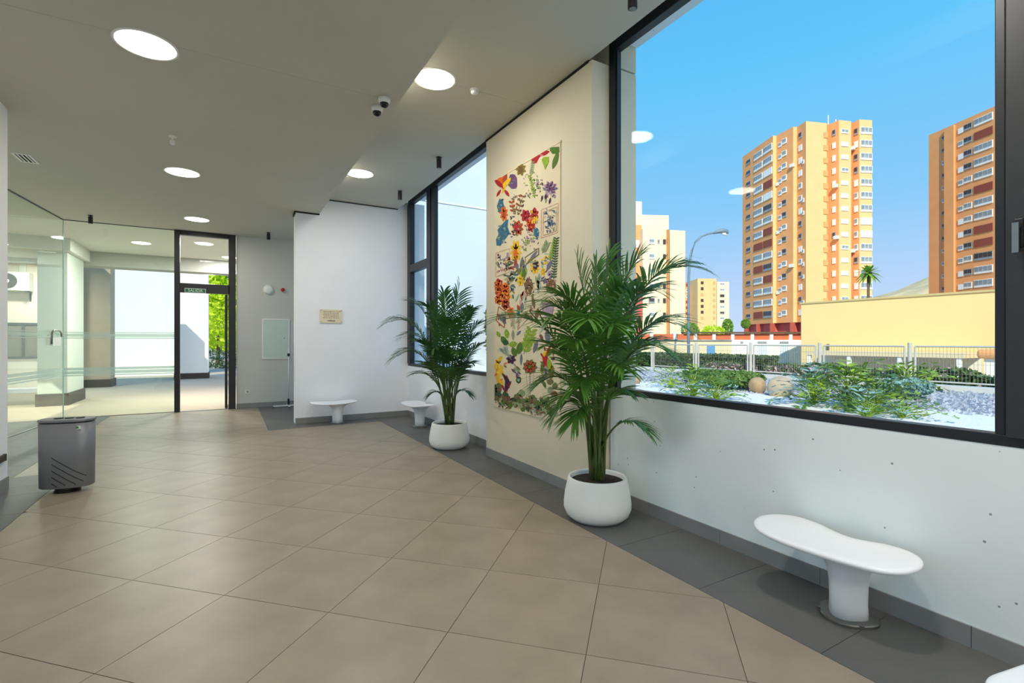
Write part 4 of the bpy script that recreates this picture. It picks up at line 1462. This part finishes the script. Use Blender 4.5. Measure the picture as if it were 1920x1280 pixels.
# hedges
def hedge(label, x0, x1, y0, y1, z0, z1, n, m_, bumpy=0.0, flowers=0):
    r = thing('hedge', label, 'hedge', ((x0 + x1) / 2, (y0 + y1) / 2, z0))
    m = MB()
    hx, hy, hz_ = (x1 - x0) / 2, (y1 - y0) / 2, z1 - z0
    fl = MB()
    for i in range(n):
        y = vr.uniform(-hy, hy)
        top = hz_ * (1 + bumpy * math.sin(y * 2.3) * 0.6 + bumpy * math.sin(y * 5.1 + 1) * 0.4)
        face = vr.random()
        if face < 0.55:
            p = Vector((-hx + vr.uniform(0, 0.12), y, vr.uniform(0, top)))
        elif face < 0.9:
            p = Vector((vr.uniform(-hx, hx), y, top - vr.uniform(0, 0.1)))
        else:
            p = Vector((vr.uniform(-hx, hx), math.copysign(hy, y), vr.uniform(0, top)))
        a = Vector((vr.gauss(0, 1), vr.gauss(0, 1), vr.gauss(0, 1))).normalized()
        b = a.cross(Vector((vr.gauss(0, 1), vr.gauss(0, 1), vr.gauss(0, 1)))).normalized()
        s = vr.uniform(0.05, 0.11)
        (fl if i < flowers else m).add([p - a * s, p + b * s * .5, p + a * s, p - b * s * .5], [(0, 1, 2, 3)])
    m.build('foliage', m_, r, fix=False)
    box('inner_growth', (-hx + 0.1, -hy + 0.1, 0), (hx - 0.1, hy - 0.1, hz_ * (1 - bumpy) - 0.08), m_, r)
    if flowers:
        fl.build('blossom', 'flower_pink', r, fix=False)
    return r


hedge('dark clipped hedge behind the fence, left half of the garden view', 16.7, 17.8, 10.9, 19.5, -0.15, 1.06, 9000, 'hedge_green')
hedge('looser flowering hedge behind the fence in front of the yellow wall', 16.7, 17.6, 0.5, 10.1, -0.15, 0.78, 9000, 'hedge_flower', 0.14, 420)


# garden plants with lobed leaves: each leaf is a part
def lobed_leaf_mesh(name, m_, lobes=5):
    m = MB()
    out = []
    n = lobes
    for sg in (1, -1):
        rng = range(n) if sg == 1 else range(n - 1, -1, -1)
        for k in rng:
            t = (k + 0.2) / n
            w = 0.36 * math.sin(math.pi * (0.12 + 0.8 * t))
            tip = (t + 0.18, sg * w)
            inn = (t + 0.20, sg * 0.07)
            out += [tip, inn] if sg == 1 else [inn, tip]
        if sg == 1:
            out.append((1.05, 0))
    vs_ = [(x, y, 0.30 * x - 0.42 * x * x + 0.10 * abs(y)) for x, y in out]
    spine = [(x, 0, 0.30 * x - 0.42 * x * x - 0.02) for x in (0.0, 0.5, 1.0)]
    c_ = len(vs_)
    k = len(vs_)
    allv = vs_ + spine
    fs_ = []
    for i in range(k - 1):
        xm = (vs_[i][0] + vs_[i + 1][0]) / 2
        fs_.append((i, i + 1, c_ + (0 if xm < 0.35 else 1 if xm < 0.8 else 2)))
    m.add(allv, fs_)
    return m.mesh(name, m_)


LEAF = {k: lobed_leaf_mesh('leaf_' + k, k) for k in ('leaf_lime', 'leaf_mid', 'leaf_blue')}


def garden_plant(name, label, loc, nl, ll, kinds, h, spread=1.0, group=None):
    r = thing(name, label, 'garden plant', loc, group=group)
    nl = int(nl * 1.9)
    st_ = MB()
    for k in range(nl):
        az = 2.4 * k + vr.uniform(-.3, .3)
        f = (k + 0.5) / nl
        rad = spread * (0.06 + 0.52 * (1 - f) ** 0.8) * vr.uniform(0.7, 1.2)
        zz = 0.08 + h * (0.05 + 0.80 * f) * vr.uniform(0.8, 1.1)
        o = link('leaf', LEAF[vr.choice(kinds)], r)
        o.location = (rad * math.cos(az), rad * math.sin(az), zz)
        o.rotation_euler = (vr.uniform(-.3, .3), R(-38 * f + 8) + vr.uniform(-.2, .2), az)
        s = ll * 1.12 * vr.uniform(0.75, 1.15)
        o.scale = (s, s, s)
        st_.tube([(0, 0, 0.0), (rad * 0.4 * math.cos(az), rad * 0.4 * math.sin(az), zz * 0.7), (rad * math.cos(az), rad * math.sin(az), zz)], [0.010, 0.008, 0.005], 4)
    st_.build('stalks', 'leaf_lime', r)
    return r


def gp(px, py):
    p = atz(px, py, GZ)
    return p


def gpd(px, d):
    p = atd(px, 640, d)
    return Vector((p.x, p.y, GZ))


PL = [('split-leaf plant at the left of the garden behind the palm fronds', 1258, 13.2, 12, 0.36, ['leaf_lime', 'leaf_mid'], 0.46, 0.6),
      ('broad split-leaf plant at the window sill, left cluster front', 1300, 11.2, 20, 0.42, ['leaf_lime', 'leaf_mid', 'leaf_mid'], 0.60, 0.8),
      ('split-leaf plant filling the right side of the left cluster', 1343, 10.2, 15, 0.34, ['leaf_mid', 'leaf_lime', 'leaf_blue'], 0.34, 0.7),
      ('large split-leaf plant left of the middle of the right cluster', 1524, 9.7, 20, 0.42, ['leaf_mid', 'leaf_lime', 'leaf_blue'], 0.56, 0.8),
      ('tall yellow-green split-leaf plant in the middle of the right cluster', 1590, 9.3, 24, 0.46, ['leaf_lime', 'leaf_lime', 'leaf_mid'], 0.66, 0.85),
      ('arching yellow-green split-leaf plant at the right of the cluster', 1645, 9.0, 18, 0.42, ['leaf_lime', 'leaf_mid'], 0.48, 0.75),
      ('blue-green plant at the sill right of the cluster', 1625, 8.0, 14, 0.32, ['leaf_blue', 'leaf_mid'], 0.30, 0.7),
      ('low trailing green plant over the sill at the right cluster end', 1690, 8.0, 10, 0.28, ['leaf_mid', 'leaf_lime'], 0.20, 0.6),
      ('fern-like plant with arching fronds above the silver bush', 1700, 12.4, 14, 0.56, ['leaf_lime'], 0.60, 0.45),
      ('blue-green plant behind the boulders near the fence', 1540, 13.0, 12, 0.36, ['leaf_blue', 'leaf_mid'], 0.62, 0.5)]
for (lb, px, d, nl, ll, kinds, h, sp_) in PL:
    garden_plant('split_leaf_plant', lb, gpd(px, d), nl, ll, kinds, h, sp_, 'split-leaf plants in the garden bed')


def bush(name, label, loc, rad, n, size, m_, cat='shrub', flowers=0):
    r = thing(name, label, cat, loc)
    m = MB()
    leaf_cloud(m, (0, 0, rad[2] + size), rad, n, size)
    m.build('foliage', m_, r, fix=False)
    if flowers:
        f = MB()
        leaf_cloud(f, (0, 0, rad[2] * 1.1), (rad[0], rad[1], rad[2] * 0.9), flowers, size * 1.1)
        f.build('blossom', 'flower_pink', r, fix=False)
    MB().tube([(0, 0, -0.02), (0, 0, rad[2] * 0.8)], [0.03, 0.015], 6).build('stem', 'bark', r)
    return r


bush('silver_bush', 'low silvery mounded bush on the slate gravel', gpd(1697, 10.7), (0.55, 0.5, 0.2), 1500, 0.06, 'leaf_blue')
bush('trailing_shrub', 'grassy green trailing shrub left of the boulders', gpd(1372, 13.0), (0.85, 0.8, 0.20), 2400, 0.07, 'grass_green')
bush('trailing_shrub', 'grassy green shrub below the curb, left of the boulders', gpd(1330, 14.9), (0.7, 0.8, 0.16), 1600, 0.07, 'grass_green')
bush('oleander', 'pink flowering shrub at the fence before the dark hedge', (16.46, 12.0, GZ + 0.05), (0.14, 1.2, 0.20), 500, 0.07, 'hedge_flower', 'shrub', 260)
bush('oleander', 'pink flowering shrub between the two hedges', (16.46, 9.9, GZ + 0.05), (0.14, 0.7, 0.20), 300, 0.07, 'hedge_flower', 'shrub', 160)
bush('oleander', 'pink flowering shrub above the large right plant cluster', (15.1, 8.0, GZ), (0.4, 0.6, 0.28), 500, 0.07, 'hedge_flower', 'shrub', 200)
bush('small_tree', 'dark green tree edge outside the far window', (9.3, 17.0, 0.3), (0.6, 0.6, 1.7), 1500, 0.16, 'hedge_green', 'tree')


def boulder(label, loc, s, m_, seed, rz):
    rn = random.Random(seed)
    bm = bmesh.new()
    bmesh.ops.create_icosphere(bm, subdivisions=3, radius=1.0)
    dirs = [Vector((rn.gauss(0, 1), rn.gauss(0, 1), rn.gauss(0, 1))).normalized() for _ in range(9)]
    for v in bm.verts:
        k = 1.0
        for d in dirs:
            k -= 0.10 * max(0, v.co.normalized().dot(d)) ** 3
        v.co *= k + rn.uniform(-.012, .012)
        v.co = Vector((v.co.x * s[0], v.co.y * s[1], v.co.z * s[2]))
    me = bpy.data.meshes.new('boulder')
    bm.to_mesh(me)
    bm.free()
    me.polygons.foreach_set('use_smooth', [True] * len(me.polygons))
    me.materials.append(MATS[m_])
    o = link('boulder', me, None, (loc[0], loc[1], GZ + s[2] * 0.72), (0.1, 0.15, rz))
    return tag(o, label, 'boulder', 'garden boulders')


boulder('brown boulder, left of the pair in the garden bed', gpd(1420, 11.9), (0.25, 0.22, 0.23), 'boulder_tan', 2, 0.4)
boulder('pale grey-tan boulder, right and nearer of the pair', gpd(1464, 11.2), (0.33, 0.28, 0.29), 'boulder_grey', 5, 1.2)
boulder('small brown stone at the left edge of the window view', gpd(1192, 14.6), (0.16, 0.14, 0.14), 'boulder_tan', 8, 0.2)

# ------------------------------------------------------------------ walls and buildings outside
def P(px, d):
    x = (px - 960) / FPX * d
    return Vector(c2w(x, d))


yw = thing('yellow_building', 'low yellow rendered building filling the right of the view', 'building', (29.7, 5, 0))
box('wall', (0, -30, -0.2), (14, 11.8, 3.84), 'wall_yellow', yw)
box('parapet_cap', (-0.06, -30, 3.84), (14.05, 11.86, 3.93), 'wall_yellow_cap', yw)
box('drainpipe', (-0.08, 10.2, -0.1), (0, 10.32, 1.45), 'win_frame_grey', yw)
cp = thing('canopy', 'low cream canopy on posts before the yellow building', 'canopy', (28.55, 12.2, -0.15))
box('canopy_slab', (-1.0, -3.6, 1.02), (1.0, 3.2, 1.24), 'wall_low_cream', cp)
for y in (-3.4, -1.2, 1.0, 3.0):
    box('post', (-0.95, y - 0.08, 0), (-0.79, y + 0.08, 1.02), 'render_white', cp)
box('back_wall', (0.95, -3.6, 0), (1.05, 3.2, 1.02), 'wall_low_white', cp)
kk = thing('kiosk', 'orange-brown rounded canopy at the right before the yellow building', 'canopy', (27.6, 6.6, -0.15))
box('roof', (-0.8, -1.6, 1.05), (0.8, 1.4, 1.42), 'brick_orange', kk, 0.12)
box('body', (-0.6, -1.4, 0), (0.6, 1.2, 1.05), 'wall_low_white', kk)

DW = 34.0
lw_r = math.radians(-30)
pA, pB = P(1180, DW), P(1506, DW)


def lowz(py):
    return CAM_H + (640 - py) / FPX * DW


def lowx(px):
    return (px - 960) / FPX * DW


lowb = thing('garden_wall_building', 'low white row with terracotta lattice band and small doors', 'building', (*c2w(0, DW), 0), lw_r)
box('wall', (lowx(1372), 0, -0.2), (lowx(1506), 4, lowz(637)), 'wall_low_white', lowb)
box('wall', (lowx(1150), 0.05, -0.2), (lowx(1372), 4, lowz(638.5)), 'wall_low_cream', lowb)  # shaded stretch of the white wall, shade put into the colour
box('coping', (lowx(1150), -0.06, lowz(638.5)), (lowx(1372), 0.3, lowz(636.5)), 'pane_grey', lowb)
edges = [1176, 1222, 1266, 1304, 1339, 1374, 1411, 1447, 1483, 1506]
for k in range(len(edges) - 1):
    box('lattice_panel', (lowx(edges[k] + 3), 0.1, lowz(636.8)), (lowx(edges[k + 1] - 3), 0.25, lowz(626)), 'terracotta', lowb)
    box('pillar', (lowx(edges[k] - 3), 0.0, lowz(637)), (lowx(edges[k] + 3), 0.35, lowz(624.5)), 'wall_low_white', lowb)
box('pergola_beam', (lowx(1282), -0.1, lowz(625)), (lowx(1506), 0.5, lowz(622)), 'bark', lowb)
box('door', (lowx(1326), -0.04, -0.15), (lowx(1340), 0.03, lowz(648)), 'door_blue', lowb)
box('door', (lowx(1420), -0.04, -0.15), (lowx(1437), 0.03, lowz(646)), 'door_pale', lowb)
box('door', (lowx(1462), -0.04, -0.15), (lowx(1478), 0.03, lowz(646)), 'door_pale', lowb)
for a, b in ((1388, 1393), (1420, 1437), (1462, 1478)):
    box('lintel', (lowx(a), -0.05, lowz(643.5)), (lowx(b), 0.03, lowz(640)), 'pane_grey', lowb)

# street lamp
sl = thing('street_lamp', 'tall blue-grey street lamp with curved arm beyond the fence', 'street lamp', (*P(1291, 28), -0.15))
lo = Vector((*P(1291, 28), -0.15))
pts = [atd(x, y, 28) - lo for x, y in ((1291, 698), (1291, 600), (1291.5, 520), (1293, 490), (1297, 470), (1304, 454), (1315, 443), (1328, 438), (1342, 436))]
MB().tube(pts, [0.085, 0.08, 0.07, 0.066, 0.062, 0.058, 0.055, 0.052, 0.05], 10).build('post', 'lamp_post', sl, True)
pts = [atd(x, y, 28) - lo for x, y in ((1338, 437), (1346, 434), (1356, 432.5), (1363, 434), (1364, 438))]
MB().tube(pts, [0.06, 0.11, 0.14, 0.13, 0.06], 10).build('lamp_head', 'lamp_post', sl, True)
pts = [atd(x, y, 28) - lo for x, y in ((1354, 437), (1359, 439), (1363, 441))]
MB().tube(pts, [0.07, 0.09, 0.03], 8).build('lens', 'white_plastic', sl, True)


# apartment towers -------------------------------------------------------
WM = {}


def win_mesh(w, h, kind):
    key = (round(w, 2), round(h, 2), kind)
    if key not in WM:
        fr = {'white': 'shutter_white', 'grey': 'pane_grey', 'red': 'loggia_red', 'brick': 'brick_orange', 'dark': 'pane_dark', 'blind': 'shutter_white'}[kind]
        f = MB().box((-w / 2, -0.14, -h / 2), (w / 2, 0.1, h / 2)).mesh('window', fr)
        p = None
        if kind in ('white', 'grey'):
            m = MB()
            n = max(1, int(w / 0.75))
            g = 0.10
            cw = (w - g) / n
            for i in range(n):
                m.box((-w / 2 + g + i * cw, -0.17, -h / 2 + h * 0.30), (-w / 2 + (i + 1) * cw, -0.12, h / 2 - 0.12))
            p = m.mesh('pane', 'pane_grey' if kind == 'white' else 'pane_dark')
        WM[key] = (f, p)
    return WM[key]


def facade(root, org, A, Bp, cols, rows, floor_h, trnd):
    """windows on the wall from plan point A to Bp (camera plan: right, ahead); cols measured as picture columns"""
    ax, ay = A
    bx, by = Bp
    L = math.hypot(bx - ax, by - ay)
    wa, wb = Vector(c2w(*A)), Vector(c2w(*Bp))
    ang = math.atan2(wb.y - wa.y, wb.x - wa.x)

    def t_of(px):
        k = (px - 960) / FPX
        # (ax + t dx) = k (ay + t dy)
        return (k * ay - ax) / ((bx - ax) - k * (by - ay))
    for (p0, p1, h, kinds, up) in cols:
        t0, t1 = t_of(p0), t_of(p1)
        w = abs(t1 - t0) * L
        for r_ in rows:
            kd = trnd.choice(kinds)
            if kd is None:
                continue
            f, p = win_mesh(w, h, kd)
            c = wa + (wb - wa) * (t0 + t1) / 2
            o = link('window', f, root, Vector((c.x, c.y, r_ + up)) - org, (0, 0, ang))
            if p:
                link('pane', p, o)


def tower_body(root, org, plan, z0, z1, mats_, name='walls'):
    """one wall piece per plan edge group, sun and shade put into the brick tone"""
    w = [Vector(c2w(*p)) for p in plan]
    me = bpy.data.meshes.new(name)
    n = len(w)
    vs_ = [(p.x - org.x, p.y - org.y, z0 - org.z) for p in w] + [(p.x - org.x, p.y - org.y, z1 - org.z) for p in w]
    fs_ = [(i, (i + 1) % n, n + (i + 1) % n, n + i) for i in range(n)] + [tuple(range(n, 2 * n))]
    me.from_pydata(vs_, [], fs_)
    names = sorted(set(mats_))
    for q in names:
        me.materials.append(MATS[q])
    for i in range(n):
        me.polygons[i].material_index = names.index(mats_[i])
    bm = bmesh.new()
    bm.from_mesh(me)
    bmesh.ops.recalc_face_normals(bm, faces=bm.faces)
    bm.to_mesh(me)
    bm.free()
    return link(name, me, root)


tr = random.Random(11)
PLAN = [(56.1, 119.4), (56.9, 107.0), (57.7, 107.1), (58.8, 102.6), (59.7, 102.8), (59.9, 100.0), (64.8, 101.0), (65.5, 101.6), (66.3, 99.5), (69.2, 100.1), (69.8, 100.9), (70.3, 99.3), (73.1, 99.6), (75.5, 119.0)]
O_, Y_ = 'brick_orange', 'brick_sunlit'  # shaded side faces orange, sunlit faces buff: light put into the colour
org = Vector((*c2w(65, 108), 0))
t1 = thing('apartment_tower', 'tall orange brick apartment tower, sunlit faces coloured buff, in the centre of the view', 'building', org)
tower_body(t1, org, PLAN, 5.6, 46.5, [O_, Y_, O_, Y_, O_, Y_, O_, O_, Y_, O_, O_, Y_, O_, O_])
tower_body(t1, org, [(p[0] + (0.8 if p[0] < 65 else -0.8), p[1] + 0.9) for p in PLAN], 0, 5.6, ['brick_pink'] * 14, 'ground_storey')
for (x, y) in ((56.2, 117.5), (56.5, 112.5), (57.0, 107.4), (58.9, 103), (60.0, 100.3), (64.5, 101.2)):
    c = Vector(c2w(x, y))
    box('pillar', (c.x - org.x - 0.35, c.y - org.y - 0.35, 0), (c.x - org.x + 0.35, c.y - org.y + 0.35, 5.6), 'brick_red', t1)
rows = [44.3 - 2.62 * k for k in range(15)]
facade(t1, org, PLAN[0], PLAN[1], [(1400, 1408, 1.0, ['grey'], 0), (1414, 1430, 1.5, ['white', 'white', 'white', 'red'], 0), (1432, 1448, 1.5, ['white', 'white', 'red', 'blind', 'grey'], 0)], rows, 2.62, tr)
facade(t1, org, PLAN[2], PLAN[3], [(1460, 1466, 1.0, ['white'], -0.2), (1467, 1475, 1.15, ['white', 'grey', 'white'], 0.1)], rows, 2.62, tr)
facade(t1, org, PLAN[4], PLAN[5], [(1498, 1504, 1.2, ['blind', 'white', 'grey'], 0), (1505, 1508, 0.8, ['white', None], -0.6)], rows, 2.62, tr)
facade(t1, org, PLAN[5], PLAN[6], [(1544, 1552, 1.1, ['brick'], -0.3)], rows, 2.62, tr)
facade(t1, org, PLAN[7], PLAN[8], [(1561, 1567, 1.2, ['white', 'blind', 'grey', 'blind'], 0)], rows, 2.62, tr)
facade(t1, org, PLAN[8], PLAN[9], [(1577, 1590, 0.9, ['blind', 'white', 'blind'], 0)], rows, 2.62, tr)
facade(t1, org, PLAN[10], PLAN[11], [(1602, 1609, 1.3, ['white', 'grey', 'blind'], 0)], rows, 2.62, tr)
facade(t1, org, PLAN[11], PLAN[12], [(1613, 1635, 1.4, ['white', 'white', 'white', 'blind', 'brick'], 0)], rows, 2.62, tr)
for (px, d, z0, z1) in ((1553, 104, 46.5, 49.5), (1567, 103, 46.5, 48.2)):
    c = P(px, d)
    MB().tube([(c.x - org.x, c.y - org.y, z0), (c.x - org.x, c.y - org.y, z1)], 0.09, 6).build('antenna', 'shutter_white', t1)
for k, (px, d, zr) in enumerate([(1459, 106.9, 3), (1460, 106.8, 7), (1485, 102.9, 2), (1566, 99.8, 4), (1568, 99.7, 8), (1598, 100.3, 1), (1598, 100.3, 9), (1484, 102.9, 10), (1460, 106.8, 12)]):
    c = P(px, d)
    z = rows[zr] - 1.0
    box('air_conditioner_box', (c.x - org.x - 0.5, c.y - org.y - 0.5, z), (c.x - org.x + 0.2, c.y - org.y + 0.3, z + 0.7), 'ac_case', t1)

org = Vector((*c2w(100, 105), 0))
t2 = thing('apartment_tower', 'orange brick apartment tower cut off by the right window frame', 'building', org)
PL2 = [(93.0, 109.5), (93.3, 107.0), (94.6, 94.0), (112, 96), (112, 112)]
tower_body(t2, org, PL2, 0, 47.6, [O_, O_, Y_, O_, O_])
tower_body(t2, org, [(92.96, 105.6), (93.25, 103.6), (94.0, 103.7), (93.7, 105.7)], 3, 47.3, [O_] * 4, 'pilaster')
rows2 = [45.6 - 2.72 * k for k in range(15)]
facade(t2, org, PL2[1], PL2[2], [(1767, 1773, 0.9, ['grey', 'white'], 0), (1797, 1807, 1.1, ['white', 'blind'], 0), (1808, 1823, 1.25, ['grey', 'grey', 'white'], 0.2), (1827, 1862, 1.5, ['white', 'white', 'white', 'white', 'grey', 'red'], 0.3)], rows2, 2.72, tr)

org = Vector((*c2w(26, 88), 0))
t3 = thing('apartment_block', 'pale sunlit apartment block at the left of the large window', 'building', org)


def fx(px, d):
    return (px - 960) / FPX * d


def plan_box(a, b, d0, d1):
    return [(fx(a, d0), d1), (fx(a, d0), d0), (fx(b, d0), d0 + 0.6), (fx(b, d0) + 0.4, d1)]


def zat(py, d):
    return CAM_H + (640 - py) / FPX * d


q = plan_box(1205, 1254, 84, 100)
tower_body(t3, org, q, 0, zat(428, 84), ['brick_pale'] * 4)
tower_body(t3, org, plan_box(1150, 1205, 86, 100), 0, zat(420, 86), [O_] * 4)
tower_body(t3, org, plan_box(1256, 1287, 86, 100), 0, zat(431, 86), ['brick_pale'] * 4)
tower_body(t3, org, plan_box(1186, 1256, 90, 100), 0, zat(402, 90), ['brick_pale'] * 4, 'penthouse')
tower_body(t3, org, plan_box(1170, 1205, 91, 100), 0, zat(376, 91), ['render_white'] * 4, 'roof_tower')
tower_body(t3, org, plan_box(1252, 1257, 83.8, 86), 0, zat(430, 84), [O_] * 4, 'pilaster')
rows3 = [zat(y, 84) for y in (452, 480, 508, 536, 563, 590)]
facade(t3, org, q[1], q[2], [(1216, 1227, 0.9, ['white', 'grey', 'white'], 0), (1233, 1236, 0.6, ['grey', None], 0), (1243, 1248, 0.8, ['dark'], 0)], rows3, 2.6, tr)
q2 = plan_box(1150, 1205, 86, 100)
facade(t3, org, q2[1], q2[2], [(1190, 1203, 1.3, ['brick', 'red', 'blind'], 0)], rows3, 2.6, tr)
tower_body(t3, org, plan_box(1150, 1206, 83, 86), 0, zat(548, 83), ['brick_pink'] * 4, 'annex')

org = Vector((*c2w(96, 245), 0))
t4 = thing('apartment_block', 'small distant orange apartment block behind the street lamp', 'building', org)
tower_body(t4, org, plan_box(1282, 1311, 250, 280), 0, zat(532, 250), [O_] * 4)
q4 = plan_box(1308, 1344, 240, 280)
tower_body(t4, org, q4, 0, zat(522, 240), ['brick_sunlit'] * 4)
tower_body(t4, org, plan_box(1344, 1368, 246, 280), 0, zat(528, 246), ['brick_pale'] * 4)
rows4 = [zat(y, 240) for y in range(530, 606, 11)]
facade(t4, org, q4[1], q4[2], [(1314, 1319, 1.4, ['brick', 'dark'], 0), (1337, 1341, 1.4, ['brick'], 0)], rows4, 2.8, tr)
q5 = plan_box(1344, 1368, 246, 280)
facade(t4, org, q5[1], q5[2], [(1350, 1358, 1.3, ['white', 'dark', 'grey'], 0)], rows4, 2.8, tr)
q6 = plan_box(1282, 1311, 250, 280)
facade(t4, org, q6[1], q6[2], [(1286, 1290, 1.4, ['white', 'red'], 0), (1297, 1303, 1.4, ['dark', 'white'], 0)], rows4, 2.8, tr)

for (px, d, z, rx, rz, mm, lb) in ((1337, 58, 2.9, 1.3, 0.75, 'tree_lime', 'bright lime round tree in front of the distant block'), (1294, 66, 3.2, 1.2, 1.1, 'tree_green', 'green tree beside the pale block and street lamp'),
                                   (1364, 64, 3.6, 0.7, 1.1, 'tree_green', 'slim green tree left of the central tower'), (1398, 90, 5.0, 0.8, 0.9, 'tree_green', 'small green tree under the pink ground storey of the tower')):
    p = P(px, d)
    tree('street_tree', lb, (p.x, p.y, -0.15), z, [(0, 0, z, rx, rx, rz)], 700, 0.16, mm, 'street trees between the buildings')

# date palm in front of the tower
p = P(1628, 62)
dp = thing('date_palm', 'slender date palm in front of the central tower', 'palm tree', (p.x, p.y, -0.15))
zc = zat(509, 62)
MB().tube([(0, 0, 0), (0.05, 0, zc * 0.5), (0, 0, zc)], [0.20, 0.16, 0.16], 8).build('trunk', 'bark', dp, True)
m = MB()
for k in range(44):
    az = k * 2.4
    el_ = R(75 - 115 * (k / 44))
    d = Vector((math.cos(az) * math.cos(el_), math.sin(az) * math.cos(el_), math.sin(el_)))
    sd_ = d.cross(Vector((0, 0, 1))).normalized()
    L = 1.6
    prev = None
    for q_ in range(6):
        t = q_ / 5
        c = Vector((0, 0, zc)) + d * L * t + Vector((0, 0, -0.55 * t * t))
        w_ = 0.20 * math.sin(math.pi * (0.15 + 0.8 * t))
        cur = (c - sd_ * w_, c + sd_ * w_)
        if prev:
            m.quad(prev[0], prev[1], cur[1], cur[0])
        prev = cur
m.build('fronds', 'tree_green', dp, fix=False)

# hill
hm_ = MB()
hp = [(1560, 578), (1600, 566), (1640, 556), (1680, 545), (1715, 530), (1745, 517), (1765, 511), (1810, 500), (1900, 470), (2050, 450), (2300, 520)]
ring0, ring1, ring2 = [], [], []
for (x, y) in hp:
    a = atd(x, y, 640)
    f = P(x, 420)
    bk = P(x, 900)
    mid = P(x, 530)
    ring0.append((f.x, f.y, -0.2))
    ring1.append((mid.x, mid.y, a.z * 0.62 + 4 * math.sin(x * 0.09)))
    ring2.append(tuple(a))
n = len(hp)
hm_.add(ring0 + ring1 + ring2 + [(P(x, 900).x, P(x, 900).y, -0.2) for x, _ in hp], [(k * n + i, k * n + i + 1, (k + 1) * n + i + 1, (k + 1) * n + i) for k in range(3) for i in range(n - 1)])
struct(hm_.build('hill', 'hill_earth', smooth=True), 'dry brown hillside between the two towers', 'hill')
